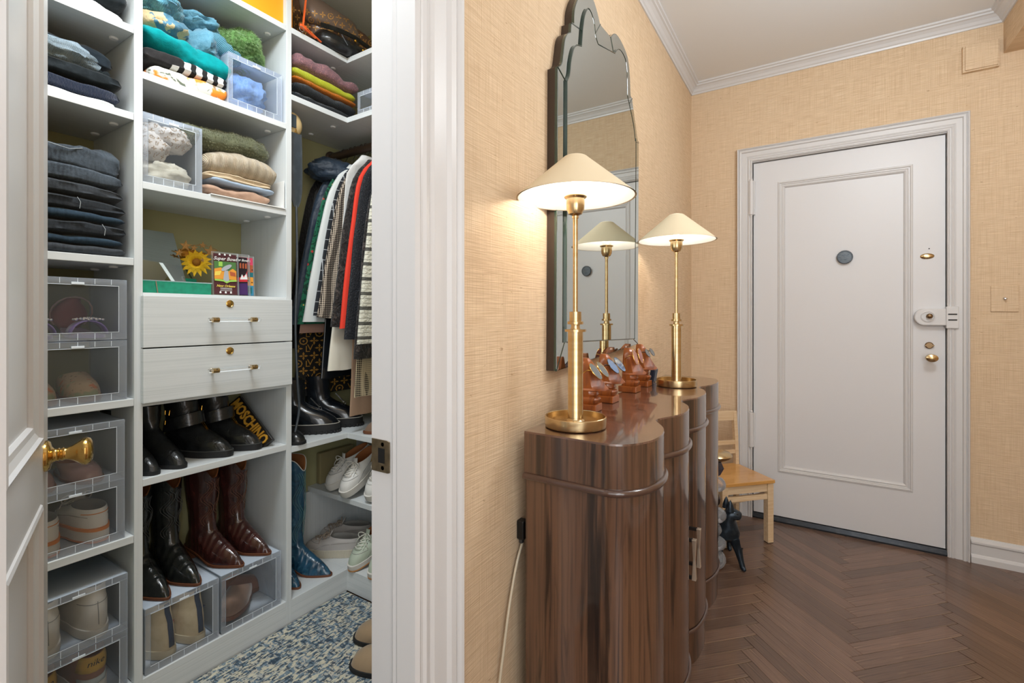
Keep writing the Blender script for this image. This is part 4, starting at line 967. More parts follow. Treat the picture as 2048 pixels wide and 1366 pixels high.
# high-tops in the middle base box
MB1, MB2 = .7365, .9605
clearbox('clear box with cream high-tops under the black cowboy boots', MB1, ZM[5], w_=.214, h=.203, d=.30)
clearbox('clear box with brown suede clogs under the oxblood cowboy boots', MB2, ZM[5], w_=.217, h=.203, d=.30)
CANV = mat('cream_canvas', 'cdbb98', rough=.85, pats=[('noise', (40, 40, 40), 'b7a27d', .45, .7, .6)], bumps=[('noise', (400, 400, 400), .2, .001)]); NAVS = mat('navy_tape', '23304a', rough=.8)
for i, y in enumerate((.680, .778)):
    t, sf = shoe('high_top', SIDE[i]+' cream canvas high-top with a navy heel stripe', (bx, y, ZM[5]+.0035), PI+.25-.1*i, .26, .094, .026, .05, .11, .11, CANV, mat('cream_rubber', 'cbbd9f', rough=.6) if 'cream_rubber' not in bpy.data.materials else bpy.data.materials['cream_rubber'], GREYL, 'cream high-tops', shaft=[(.135, .056, .034, -.050, 0), (.168, .054, .033, -.048, 0)])
    B().rings([[sf(PI, v)+Vector((-.0018, yy, 0)) for yy in (-.008, 0, .008)] for v in (.05, .3, .5, .7, .9, 1)]+[[Vector((-.050-.0565+(.002 if z > .15 else 0), yy, z)) for yy in (-.008, 0, .008)] for z in (.14, .166)], False, False, False).ob('heel_stripe', NAVS, t, smooth=True, solid=.002)
    if i == 0:
        p_ = sf(PI+.95, .45); nn_ = (p_-Vector((-.03, 0, p_.z))).normalized()
        e1 = Vector((-nn_.y, nn_.x, 0)).normalized()
        hr = [(16*math.sin(k*PI/10)**3/16*.015, (13*math.cos(k*PI/10)-5*math.cos(2*k*PI/10)-2*math.cos(3*k*PI/10))/16*.016) for k in range(20)]
        B().prism(hr, .0005, .003, lambda x, yv, z: tuple(p_+e1*x+Vector((0, 0, yv))+nn_*z)).ob('heart_patch', mat('red_felt', '9e2a2c', rough=.9), t)
    else:
        p_ = sf(PI+.75, .80); nn_ = (p_-Vector((-.03, 0, p_.z))).normalized(); e1 = Vector((-nn_.y, nn_.x, 0)).normalized()
        B().star(5, .008, .0035, .001, .003, lambda x, yv, z: tuple(p_+e1*x+Vector((0, 0, yv))+nn_*z)).ob('star_patch', NAVS, t)
SUED = mat('brown_suede', '8a6a55', rough=.95, sheen=.5, pats=[('noise', (20, 20, 20), '6f5342', .4, .7, .6)])
shoe('clog', 'taupe suede clog standing in the clear box under the oxblood boots', (-1.83, .955, ZM[5]+.004+.012), -.9, .25, .10, .014, .058, .035, .078, SUED, BRNS, TANL, 'brown suede clogs', rot=(0, -.12, -.75))
shoe('clog', 'reddish brown suede clog at the back of the clear box under the oxblood boots', (-1.93, 1.0, ZM[5]+.004), -.9, .20, .10, .014, .058, .035, .078, mat('rust_suede', '7c4c36', rough=.95, sheen=.4), BRNS, TANL, 'brown suede clogs', rot=(0, 0, 1.3))
# cowboy boots
def cowboy(lab, x, y, z, rz, up, H=.355, stc=None, group=None, sole=BRNS, lin=TANL, point=.55, L_=.285, heel=.034, W_=.094, rot=None):
    t, sf = shoe('cowboy_boot', lab, (x, y, z), rz, L_, W_, .007, .046, .085, .105, up, sole, lin, group, point=point, heel=heel, a_=.20, b_=.36, cx=-.21, welt=BRNS, outsole=sole,
                 shaft=[(.17, .054, .037, -.064, 0), (.22, .060, .041, -.066, 0), (.28, .066, .045, -.068, .004), (H-.03, .069, .047, -.069, .022), (H, .071, .048, -.069, .055)], rot=rot, cat='boot')
    if stc:
        sb_ = B()
        for off in (0, .18, .36):
            for s in (-1, 1):
                pts_ = []
                for k in range(15):
                    zz = .13+(H-.19)*k/14; a = s*(.25+off+.28*math.sin(k*.9))
                    f = min(1, (zz-.10)/.15); rx, ry = .051+.016*f, .036+.010*f
                    pts_.append((-.066+rx*math.cos(a)*1.03, ry*math.sin(a)*1.04, zz))
                sb_.tube(pts_, .0009, 4)
        sb_.ob('stitching', stc, t)
    return t
CROCB = mat('black_croc_leather', '1a1c1b', rough=.22, coat=.7, bumps=[('dwave', (12, 6, 6), .5, .004), ('cheb', (130, 130, 130), .35, .002)], pats=[('noise', (40, 40, 40), '3c4038', .5, .8, .5)])
OXB = mat('oxblood_leather', '45231f', rough=.20, coat=.8, bumps=[('dwave', (14, 6, 6), .45, .004), ('noise', (50, 50, 50), .2, .002)], pats=[('noise', (18, 18, 18), '1f1212', .45, .7, .8)])
ST1 = mat('brown_thread', '6f4a38', rough=.7); ST2 = mat('grey_thread', '4b4d4c', rough=.7)
zb_ = ZM[5]+.203+.001
cowboy('black exotic-leather cowboy boot nearest the left partition', -1.868, .678, zb_, .10, CROCB, stc=ST2, group='black cowboy boots')
cowboy('black exotic-leather cowboy boot, right one of the black pair', -1.872, .770, zb_+.0, .10, CROCB, stc=ST2, group='black cowboy boots')
cowboy('oxblood cowboy boot, left one of the brown pair', -1.866, .895, zb_, .22, OXB, stc=ST1, group='oxblood cowboy boots')
cowboy('oxblood cowboy boot next to the right partition', -1.868, 1.000, zb_, .20, OXB, stc=ST1, group='oxblood cowboy boots')
TEAL = mat('teal_blue_leather', '27506a', rough=.25, coat=.7, bumps=[('dwave', (12, 9, 9), .5, .004)], pats=[('dnoise', (16, 16, 16), '173548', .45, .65, .8), ('dnoise', (30, 30, 30), '4f8093', .58, .7, .5)])
ST3 = mat('pale_blue_thread', '5f8a8c', rough=.6); WTRIM = mat('white_piping', 'd9d5cb', rough=.6)
for lab, x, y, rz in (('teal blue cowboy boot standing on the corner base shelf', -1.868, 1.258, .30), ('second teal blue cowboy boot, mostly hidden by the partition', -1.90, 1.165, .02)):
    t = cowboy(lab, x, y, .0925, rz, TEAL, H=.49, stc=ST3, group='teal cowboy boots', point=.45)
    tr = []
    for k in range(41):
        a = 2*PI*k/40; dip = .055*(math.cos(a)**2)**3*(1 if math.cos(a) > 0 else .6)
        tr.append((-.069+.0745*math.cos(a), .049*math.sin(a), .49-dip))
    B().tube(tr[:-1], .0018, 6, True).ob('top_piping', WTRIM, t, smooth=True)
    B().box((-.155, -.012, .42), (-.148, .012, .50)).ob('pull_strap', BLKL, t)
# ankle boots on the shoe shelf
z7 = ZM[4]+.0006
for i, (y, lab) in enumerate(((.630, 'plain black ankle boot half hidden by the left partition'), (.706, 'plain black ankle boot with scuffed toe, second from the partition'))):
    shoe('ankle_boot', lab, (-1.865+.0*i, y+.008, z7), .18, .275, .088, .012, .046, .085, .115, BLKL, BLKR, BLKL, 'plain black ankle boots', shaft=[(.15, .050, .040, -.062, 0), (.195, .052, .041, -.066, .004)], heel=.018, a_=.19, cx=-.22, cat='boot', point=.25)
GLDZ = mat('gold_hardware', 'c8953a', rough=.18, metal=1)
for i, (y, lab) in enumerate(((.838, 'black ankle boot with wide strap and gold zip, left of the pair'), (.942, 'black ankle boot with wide strap and gold zip beside the lettered clutch'))):
    t, sf = shoe('buckle_boot', lab, (-1.868, y, z7), .40, .280, .098, .022, .050, .090, .118, BLKL, BLKR, BLKL, 'strapped black boots', shaft=[(.145, .056, .046, -.060, 0), (.195, .058, .047, -.066, .004)], a_=.20, cx=-.21, cat='boot', point=.22, welt=mat('grey_welt', '3e403f', rough=.7) if 'grey_welt' not in bpy.data.materials else bpy.data.materials['grey_welt'])
    sw = B()
    R = []
    for k in range(13):
        a = -PI*.62+PI*1.24*k/12
        R.append([(-.058+rx*math.cos(a), ry*math.sin(a), z+.020*math.cos(a)-.014) for z, rx, ry in ((.108, .075, .055), (.150, .066, .052), (.150, .070, .056), (.108, .079, .059))])
    sw.rings(R).ob('strap', BLKL, t, smooth=True, angle=50)
    B().obox((.030, .003, .098), (.048, .004, .078), .004, .003).tube([(.048+.006*math.cos(k*PI/4), .004, .072+.007*math.sin(k*PI/4)) for k in range(8)], .0016, 6, True).ob('zip_pull', GLDZ, t, smooth=True)
    B().obox((.014, -.003, .122), (.042, -.001, .088), .0015, .003).obox((.014, .006, .122), (.042, .004, .088), .0015, .003).ob('zip', GLDZ, t)
    for dz in (0, .035):
        B().tube([(-.068+.012*math.cos(k*PI/2+PI/4), -.052-.001*k, .122+dz+.011*math.sin(k*PI/2+PI/4)) for k in range(4)], .0018, 6, True).ob('buckle', GLDZ, t)
# lettered clutch leaning in the corner of the boot shelf
cl = thing('clutch', 'black clutch with raised gold lettering leaning beside the strapped boots', 'handbag', (0, 0, 0))
P0, P1 = Vector((-1.93, 1.005, z7+.165)), Vector((-1.745, 1.030, z7+.012))
d = (P1-P0).normalized(); nn = Vector((.42, -.80, .43)); nn = (nn-d*nn.dot(d)).normalized(); sd = nn.cross(d).normalized()
def onc(c_, h=.006): return P0+d*((P1-P0).length/2+c_.x)+sd*c_.y+nn*(h+c_.z)
Ls = (P1-P0).length/2
cb = B()
for h0, e in ((-.010, 0), ):
    cb.rings([[tuple(onc(Vector((x, y, 0)), hh)) for x, y in ((-Ls, -.040), (Ls, -.040), (Ls, .022), (-Ls, .022))] for hh in (-.014, .006)])
cb.ob('body', mat('black_satin', '17130f', rough=.4), cl, bevel=.002)
text_bm('MOSCHINO', .040, .0018, lambda c_: onc(Vector((c_.x*1.05, c_.y*1.35-.006, c_.z)), .0085), cl, mat('matte_gold_letters', 'd09a35', rough=.45, metal=.25), bold=.0012)
settle(cl, tuple(P1-Vector((0, 0, .01))))
# corner boots on the L shelf
z9 = .687+.0006
CHB = leather('glossy_black_leather', '14171b', .2, '2b333a', .7, .15)
STW = mat('white_welt_stitch', 'b9b5aa', rough=.7)
for i, (x, y, rz, lab) in enumerate(((-1.885, 1.280, .70, 'chunky black zip boot at the corner shelf edge, left one'), (-1.905, 1.425, .62, 'chunky black zip boot at the corner shelf edge, right one'))):
    t, sf = shoe('chunky_boot', lab, (x, y, z9), rz, .290, .106, .040, .050, .105, .135, CHB, BLKR, BLKL, 'chunky black zip boots', shaft=[(.17, .058, .048, -.060, 0), (.235, .060, .050, -.064, .004)], a_=.20, cx=-.21, cat='boot', welt=STW, tread=.012)
    B().obox((.022, -.002, .150), (.060, -.002, .108), .0015, .003).obox((.022, .006, .150), (.060, .006, .108), .0015, .003).ob('zip', CHROME, t)
    B().tube([(.062+.006*math.cos(k*PI/4), .002, .104+.007*math.sin(k*PI/4)) for k in range(8)], .0016, 6, True).ob('zip_pull', CHROME, t)
shoe('dark_shoe', 'dark shoe tucked behind the partition on the corner shelf', (-1.83, 1.142, z9), .1, .24, .085, .012, .05, .05, .07, BLKL, BLKR, BLKL)
shoe('suede_boot', 'brown suede shoe at the doorway edge of the corner shelf', (-1.56, 1.50, z9), -2.3, .27, .095, .012, .055, .07, .09, mat('mocha_suede', '77604f', rough=.95, sheen=.4), BRNS, TANL, cat='shoe', point=.3)
# sneakers on the low right shelf
zl_ = .384+.001
GRM = mat('gold_eyelet', 'b08a45', rough=.3, metal=1)
SN = [(-1.865, 1.520, -1.75, 'white leather sneaker with gold heel accent, left one, leaning'), (-1.775, 1.500, -1.40, 'white leather sneaker with gold heel accent, right one, leaning'), (-1.64, 1.53, -1.45, 'white sneaker cut off by the closet doorway on the upper shoe shelf')]
for i, (x, y, rz, lab) in enumerate(SN):
    t, sf = shoe('sneaker', lab, (x, y, zl_+.062), rz, .27, .100, .032, .056, .088, .092, WHTL, RUBW, TANL, 'white sneakers on the corner shelf', laces=LACEW, rot=(0, .42, rz))
    if i < 2:
        B().rings([[sf(ph, v)+Vector((0, .0015 if ph > 0 else -.0015, 0)) for ph in (1.7, 2.0, 2.3, 2.6)] for v in (.45, .65, .85)], False, False, False).ob('side_patch', mat('ochre_patch', 'a98a4e', rough=.7) if 'ochre_patch' not in bpy.data.materials else bpy.data.materials['ochre_patch'], t, smooth=True, solid=.002)
KHK = mat('khaki_canvas', '8d815c', rough=.9)
tag(B().box((0, 0, 0), (.030, .20, .15)).ob('storage_pouch', KHK, None, bevel=.006, loc=(-2.035, 1.44, .3855)), 'khaki fabric box standing against the back behind the white sneakers', 'box')
# grey runners and mint sneakers on the base shelf
MESH = mat('pale_grey_mesh', 'bdb8b4', rough=.9, bumps=[('check', (500, 500, 500), .2, .0006)], pats=[('noise', (12, 12, 12), 'a8a3a0', .45, .65, .6)])
CRMS = mat('cream_foam', 'c9c1ae', rough=.6, bumps=[('wave', (60, 10, 60), .3, .003)])
for x, y, z, rz, lab in ((-1.885, 1.425, .093, -2.62, 'pale grey running shoe with cream sole, nearer one'), (-1.945, 1.54, .093, -2.55, 'pale grey running shoe with cream sole, farther one')):
    shoe('running_shoe', lab, (x, y, z), rz, .275, .098, .034, .052, .082, .088, MESH, CRMS, GREYL, 'pale grey running shoes', laces=mat('taupe_laces', 'a39485', rough=.9) if 'taupe_laces' not in bpy.data.materials else bpy.data.materials['taupe_laces'], point=.15)
MINT = mat('mint_leather', 'b4beac', rough=.55); SAGE = mat('white_mint_laces', 'd2d3c6', rough=.9)
for x, y, rz, lab in ((-1.70, 1.495, -1.50, 'pale mint sneaker with gum sole and orange lining on the base shelf'), (-1.585, 1.50, -1.45, 'pale mint sneaker cut off by the closet doorway')):
    shoe('sneaker', lab, (x, y, .094+.028), rz, .27, .095, .026, .054, .090, .095, MINT, RUBW, mat('orange_lining', 'b9672f', rough=.7) if 'orange_lining' not in bpy.data.materials else bpy.data.materials['orange_lining'], 'pale mint sneakers', laces=SAGE, outsole=GUM, rot=(0, .22, rz))
# clogs on the rug
CLG = mat('tan_clog_suede', '9b8468', rough=.95, sheen=.4, pats=[('noise', (25, 25, 25), '8a7358', .4, .7, .5)])
for x, y, rz, lab in ((-1.316, 1.242, 3.70, 'tan suede clog on the closet rug, farther one'), (-1.212, 1.140, 3.66, 'tan suede clog on the closet rug, nearer one')):
    shoe('clog', lab, (x, y, .0095), rz, .27, .116, .016, .072, .030, .088, CLG, BLKR, TANL, 'tan clogs on the rug', a_=.2, cx=-.28)
# rug
RUG = mat('woven_blue_rug', 'bcb6a8', rough=.95, spec=.1, pats=[('cell', (70, 70, 1), 'a3a9aa', .5, .55, .7, (0, 0, .78)), ('cell', (52, 150, 1), '5f788c', .62, .64, .85, (0, 0, .78)), ('cell', (150, 52, 1), '6b7f8c', .64, .66, .85, (0, 0, .78)), ('cell', (62, 170, 1), '3c4a58', .76, .78, .85, (0, 0, .78)), ('cell', (170, 60, 1), '3c4a58', .78, .80, .85, (0, 0, .78)), ('cell', (160, 60, 1), 'd3ccb5', .74, .76, .8, (0, 0, .78))], bumps=[('cell', (52, 150, 1), .7, .004, (0, 0, .78)), ('cell', (150, 52, 1), .7, .004, (0, 0, .78))])
rg = B().box((-1.712, -.55, -.005), (-.80, 1.356, .008)).ob('rug', RUG, None, bevel=.002)
tag(rg, 'blue, grey and cream tweed-woven rug covering the closet floor', 'rug')
# ================================================================ MIDDLE BAY CLOTHES
fur_g = mat('green_faux_fur', '5f8a4a', rough=.9, sheen=.5, pats=[('noise', (30, 30, 30), '3f6431', .4, .7, .7)], bumps=[('noise', (120, 120, 120), .6, .004)])
fur_g2 = mat('green_fur_strands', '90b277', rough=.9); mo_o = mat('olive_mohair', '5e6149', rough=.95, sheen=.5, pats=[('noise', (16, 16, 16), '474a35', .4, .7, .8)]); mo_o2 = mat('olive_mohair_strands', '878a6c', rough=.9)
BLUK = mat('dusty_blue_knit', '4f8399', rough=.9, sheen=.3, bumps=[('noise', (260, 260, 60), .5, .002), ('noise', (18, 18, 18), .4, .01)], pats=[('noise', (200, 200, 200), '6f9fb2', .4, .7, .5)])
COWK = mat('tan_and_blue_knit', 'c9b48a', rough=.9, sheen=.3, pats=[('dnoise', (11, 11, 11), '4c7a90', .49, .52, 1)], bumps=[('noise', (200, 200, 200), .5, .003)])
AZK = mat('azure_cable_knit', '5fa0b4', rough=.9, sheen=.3, bumps=[('wave', (60, 40, 40), .6, .004)], pats=[('noise', (60, 60, 60), '3f6f8c', .45, .6, .6)])
TEALF = fab('teal_cotton', '008a8e', c2='047478'); BLKT = fab('faded_black_tee', '2b2a2b', c2='3a3838')
STRP = mat('black_white_stripe', 'dcdcda', rough=.9, pats=[('wave', (9, .01, .01), '1b1b1c', .55, .6, 1)])
FLOR = mat('floral_print', 'dcdcd2', rough=.85, pats=[('dnoise', (22, 22, 22), '6d7566', .56, .59, 1), ('noise', (13, 13, 13), 'f08a2c', .48, .53, 1)])
zt = 1.942
folded('folded_shirt', 'white top with orange floral and grey leaf print at the bottom of the shelf', 'shirt', FLOR, .765, zt, .235, .052, dp=.26, seed=51, amp=.007, layers=1, tilt=.1, lump=.01)
folded('folded_shirt', 'black and white striped top above the floral one', 'shirt', STRP, .785, zt+.048, .20, .042, dp=.26, seed=52, amp=.005, layers=2)
folded('folded_shirt', 'faded black tee under the teal garment, at the left partition', 'shirt', BLKT, .685, zt+.050, .12, .042, dp=.25, seed=53, amp=.006)
folded('folded_shirt', 'bright teal garment draped across the middle of the colourful pile', 'sweater', TEALF, .758, zt+.086, .262, .085, dp=.27, seed=54, amp=.012, lump=.03, tilt=-.22, layers=1, pw=.8)
blob('knit_sweater', 'tan and blue patterned knit bundle at the left of the colourful pile', 'sweater', COWK, (-1.865, .700, zt+.150), (.085, .125, .048), 55, .2, 1.7)
blob('knit_sweater', 'dusty blue knit sweater body slumping over the teal garment', 'sweater', BLUK, (-1.865, .830, zt+.115), (.062, .125, .075), 56, .2, 1.6)
def torus_knit(lab, loc, r, rr, m, sd, rot):
    R = []
    for i in range(40):
        a = 2*PI*i/40; rg_ = []
        for j in range(16):
            b_ = 2*PI*j/16; k = 1+.22*nz((math.cos(a)*2, math.sin(a)*2, math.cos(b_)), 1, sd)
            q_ = r+rr*math.cos(b_)*k
            rg_.append((q_*math.cos(a)*1.25, q_*math.sin(a)*.9, rr*1.35*math.sin(b_)*k+.012*nz((math.cos(a)*2, math.sin(a)*2, 0), 1, sd+3)))
        R.append(rg_)
    R.append(R[0])
    o = B().rings(R, True, False, False).ob('turtleneck_collar', m, None, smooth=True, angle=80); o.location = loc; o.rotation_euler = rot
    tag(o, lab, 'sweater'); return o
torus_knit('dusty blue ribbed turtleneck collar flopping over the pile', (-1.80, .892, zt+.222), .034, .022, rib('dusty_blue_rib', '5b92a6', 500), 57, (.5, .65, 1.2))
blob('knit_sweater', 'azure cable-knit sweater bundle at the top of the colourful pile', 'sweater', AZK, (-1.875, .700, zt+.232), (.085, .12, .045), 58, .25, 2)
blob('knit_sweater', 'dusty blue draped knit at the top centre of the colourful pile', 'sweater', BLUK, (-1.88, .825, zt+.245), (.075, .11, .035), 59, .3, 2.2)
clearbox('clear box of folded blue denim under the green faux fur', .974, zt, w_=.198, h=.182, d=.29, group=None)
LD = denim('light_blue_denim', '6590d4', '93b6e6')
blob('denim_bundle', 'light blue folded denim packed inside the clear box', 'jeans', LD, (-1.862, .972, zt+.006), (.088, .118, .076), 60, .12, 1.5, ridg=.3)
g = blob('faux_fur_jacket', 'fluffy green faux-fur jacket bundled on top of the clear denim box', 'jacket', fur_g, (-1.860, .968, zt+.184), (.088, .12, .074), 61, .22, 1.8)
fur(g, fur_g2, 26000, .013, .00055, (.2, -.5, -.6))
# second shelf
zt = 1.608
clearbox('clear box of pale monogrammed pouches at the left partition', .7065, zt, w_=.168, h=.215, d=.29, group=None)
LVG = mat('pale_grey_canvas', 'c9c3bd', rough=.8, pats=[('noise', (14, 14, 14), 'b0aaa5', .4, .7, .6)], bumps=[('noise', (20, 20, 20), .4, .006)])
MONO = mat('tan_monogram_print', '9a8266', rough=.8)
def monogram(root, objs, view, cols, rows, du, dv, origin, eu, ev, m, sz, name='monogram', only=None):
    """small flat printed marks laid on the surface of objs seen along view (local space of root)"""
    bvs = []
    for o in objs:
        bm = bmesh.new(); bm.from_mesh(o.data); bvs.append((BVHTree.FromBMesh(bm), Matrix.LocRotScale(o.location, o.rotation_euler, o.scale) if o is not root else Matrix.Identity(4))); bm.free()
    lv = [text_bm('L', sz, 0), text_bm('V', sz, 0)]
    ob_ = B(); view = Vector(view).normalized(); eu = Vector(eu); ev = Vector(ev)
    def hit(p):
        best = None
        for bt, mw in bvs:
            mi2 = mw.inverted(); r = bt.ray_cast(mi2 @ p, (mi2.to_3x3() @ view).normalized())
            if r[0] is not None:
                w2 = mw @ r[0]; dd = (w2-p).length
                if best is None or dd < best[0]: best = (dd, w2)
        return best[1] if best else None
    def put(poly, c):
        pts_ = []
        for x, y in poly:
            h = hit(c+eu*x+ev*y)
            if h is None: return
            pts_.append(h-view*.0011)
        try: ob_.bm.faces.new([ob_.bm.verts.new(p) for p in pts_])
        except ValueError: pass
    for i in range(cols):
        for j in range(rows):
            c = Vector(origin)+eu*(du*(i+(.5 if j % 2 else 0)))+ev*(dv*j)
            k = (i+2*j) % 4
            if j % 2 == 0 and i % 2 == 0:
                for me2, ox, oy in ((lv[0], -.12*sz, -.1*sz), (lv[1], .14*sz, .06*sz)):
                    for p in me2.polygons:
                        put([(me2.vertices[v].co.x+ox, me2.vertices[v].co.y+oy) for v in p.vertices], c)
            elif k % 2 == 0 or (i+j) % 3:
                n_ = 8
                for q_ in range(4):
                    a = q_*PI/2; s_ = sz*.48
                    put([(0, 0), (s_*.55*math.cos(a-.45), s_*.55*math.sin(a-.45)), (s_*math.cos(a), s_*math.sin(a)), (s_*.55*math.cos(a+.45), s_*.55*math.sin(a+.45))], c)
            else:
                s_ = sz*.45
                for q_ in range(8):
                    a, b2 = q_*PI/4, (q_+1)*PI/4
                    put([(s_*.72*math.cos(a), s_*.72*math.sin(a)), (s_*math.cos(a), s_*math.sin(a)), (s_*math.cos(b2), s_*math.sin(b2)), (s_*.72*math.cos(b2), s_*.72*math.sin(b2))], c)
                put([(-s_*.3, 0), (0, -s_*.3), (s_*.3, 0), (0, s_*.3)], c)
    o = ob_.ob(name, m, root); o['kind'] = 'stuff'; return o
pl = [('pale monogrammed pouch lying at the bottom of the clear box', (-1.79, .668, zt+.082), (.046, .05, .046), 62), ('pale monogrammed pouch at the top of the clear box', (-1.79, .728, zt+.126), (.052, .05, .042), 63), ('pale monogrammed pouch wedged behind the others in the clear box', (-1.83, .680, zt+.150), (.040, .05, .036), 64)]
for lb, lc_, r, sd in pl:
    t = blob('pouch', lb, 'pouch', LVG, lc_, r, sd, .18, 1.6, rz=.1)
    monogram(t, [t], (0, 1, 0), 5, 6, .020, .018, (-.045, -.3, -.02), (1, 0, 0), (0, 0, 1), MONO, .016)
blob('cream_cloth', 'creamy white crumpled cloth at the bottom of the clear pouch box', 'cloth', fab('ivory_cloth', 'd9d5c6', c2='c3bfae'), (-1.80, .706, zt+.004), (.072, .06, .044), 65, .3, 2.4)
CRK = mat('cream_chunky_knit', 'dccbb0', rough=.9, sheen=.3, pats=[('wave', (12, .3, .3), 'c0a888', .1, .7, .4)], bumps=[('wave', (110, 8, 30), .9, .004), ('wave', (10, 8, 110), .5, .003)]); SNDK = fab('sand_knit', 'c2a78a', c2='a98d70'); BGE = fab('beige_jersey', 'cdb89a'); LBL = fab('light_blue_jersey', '9fb0c4'); BLS = fab('blush_taupe_jersey', 'b3937e', c2='a2826d')
tray = B().prism([(-.135, 0), (.135, 0), (.13, .26), (-.13, .26)], 0, .004).box((.131, .01, 0), (.134, .25, .11)); tr_ = tray.ob('paper_tray', mat('white_card', 'e3e3e0', rough=.6), None, bevel=.001); tr_.location = (-1.715, .9475, zt+.0005); tr_.rotation_euler = (0, 0, QX)
tag(tr_, 'thin white card tray under the sand and cream knit pile', 'tray')
folded('folded_shirt', 'blush taupe bunched top on the white card tray', 'sweater', BLS, .925, zt+.005, .235, .052, dp=.25, seed=66, amp=.012, lump=.02, layers=1, pw=.8)
folded('folded_shirt', 'pale blue folded top peeking from under the cream knit', 'shirt', LBL, .94, zt+.050, .235, .022, dp=.25, seed=67, amp=.004, layers=1)
folded('folded_shirt', 'beige folded jersey just below the cream chunky knit', 'shirt', BGE, .925, zt+.062, .235, .030, dp=.25, seed=68, amp=.004)
folded('knit_sweater', 'cream chunky-knit folded sweater beside the clear pouch box', 'sweater', CRK, .940, zt+.088, .255, .088, dp=.26, seed=69, amp=.008, layers=1, lump=.02, pw=.75, sag=-.012)
g = folded('mohair_sweater', 'fluffy olive mohair sweater across the top of the shelf', 'sweater', mo_o, .895, zt+.168, .315, .095, dp=.25, seed=70, amp=.014, layers=1, lump=.03, pw=.8, tilt=.1, xf=-1.76)
fur(g, mo_o2, 24000, .009, .0004, (0, 0, 0), 3)
tag(B().box((0, 0, 0), (.10, .09, .05)).ob('dark_bag', BLKL, None, bevel=.012, loc=(-1.98, .64, zt+.218)), 'small black leather bag at the back above the pouch box', 'handbag')
# mirror compartment
zt = 1.270
tm = thing('tabletop_mirror', 'frameless tilted rectangular mirror leaning in the display compartment', 'mirror', (-1.83, .690, zt+.044), rot=(0, -.42, .10))
B().box((-.003, -.058, 0), (0, .100, .192)).ob('backing', GLASSEDGE, tm)
B().box((0, -.058, 0), (.003, .100, .192)).ob('mirror_plate', MIRROR, tm)
gb = thing('velvet_tray', 'emerald green velvet jewellery box with glass lid under the leaning mirror', 'jewellery box', (-1.86, .775, zt+.0005))
EM = mat('emerald_velvet', '0f8a6a', rough=.8, sheen=.8, pats=[('noise', (60, 60, 60), '0a6a50', .4, .7, .6)])
B().box((-.10, -.155, 0), (.085, .068, .040)).ob('body', EM, gb, bevel=.003)
B().box((-.09, -.15, .0405), (.087, .069, .0425)).ob('glass_lid', ACRY, gb)
B().box((-.10, .010, .043), (-.02, .068, .062)).ob('back_compartment', EM, gb, bevel=.003)
B().obox((.0875, -.095, .001), (.0875, -.10, .040), .002, .003).ob('corner_rod', CHROME, gb)
# sunflower bunch with glittery stars
fo = thing('sunflower_decoration', 'yellow artificial sunflower wrapped in a garland of glittery stars', 'artificial flower', (-1.90, .835, zt+.0635))
YL = mat('sunflower_petal', 'e0b31c', rough=.7); AM = mat('amber_flower_centre', '8a5a14', rough=.9); GLT = mat('glitter_gold', 'b98d55', rough=.35, metal=.6, bumps=[('voro', (400, 400, 400), .8, .002)])
cen = Vector((.045, -.005, .055)); ax = Vector((.8, -.35, .2)).normalized(); e1 = ax.orthogonal().normalized(); e2 = ax.cross(e1)
for lay, (n_, r_, tl) in enumerate(((15, .050, .004), (13, .040, .012))):
    for k in range(n_):
        a = 2*PI*k/n_+lay*.2; dr_ = e1*math.cos(a)+e2*math.sin(a); sd_ = ax.cross(dr_)
        tip = cen+dr_*r_+ax*(tl-.012); md_ = cen+dr_*r_*.6+ax*tl
        pb = B(); pb.rings([[cen+dr_*.010-sd_*.003, cen+dr_*.010+sd_*.003, cen+dr_*.010+ax*.001], [md_-sd_*.008, md_+sd_*.008, md_+ax*.002], [tip-sd_*.001, tip+sd_*.001, tip+ax*.0006]])
        pb.ob('petal', YL, fo, smooth=True)
B().ball(tuple(cen+ax*.006), (.013, .013, .013), 12, 8).ob('flower_centre', AM, fo, smooth=True)
cen2 = Vector((0, -.01, .085))
B().ball(tuple(cen2), (.03, .045, .02), 12, 8, lambda d_: 1+.5*nz(d_, 5, 2)).ob('dry_flower_head', mat('dark_amber_petals', 'a8701a', rough=.8), fo)
B().tube(catmull([(0, 0, 0), (0, -.02, .04), (.02, -.01, .055)], 5), .003, 6).ob('stem', mat('green_stem', '44582c', rough=.7), fo)
for k, (y_, z_, x_, r_) in enumerate(((-.034, .112, .03, .020), (.045, .100, .035, .024), (-.055, .085, .03, .015), (.026, .122, .02, .013), (-.005, .108, .025, .013), (.0, .062, .075, .008))):
    c0 = Vector((x_, y_, z_))
    B().star(5, r_, r_*.42, 0, .003, lambda a, b_, z: (c0.x+z+.2*b_, c0.y+a, c0.z+b_)).ob('glitter_star', GLT, fo)
B().tube(catmull([(.03, -.05, .086), (.028, -.034, .112), (.02, 0, .118), (.02, .026, .122), (.015, .07, .115), (.0, .10, .098), (-.01, .12, .07)], 5), .0012, 6).ob('garland_wire', GLT, fo)
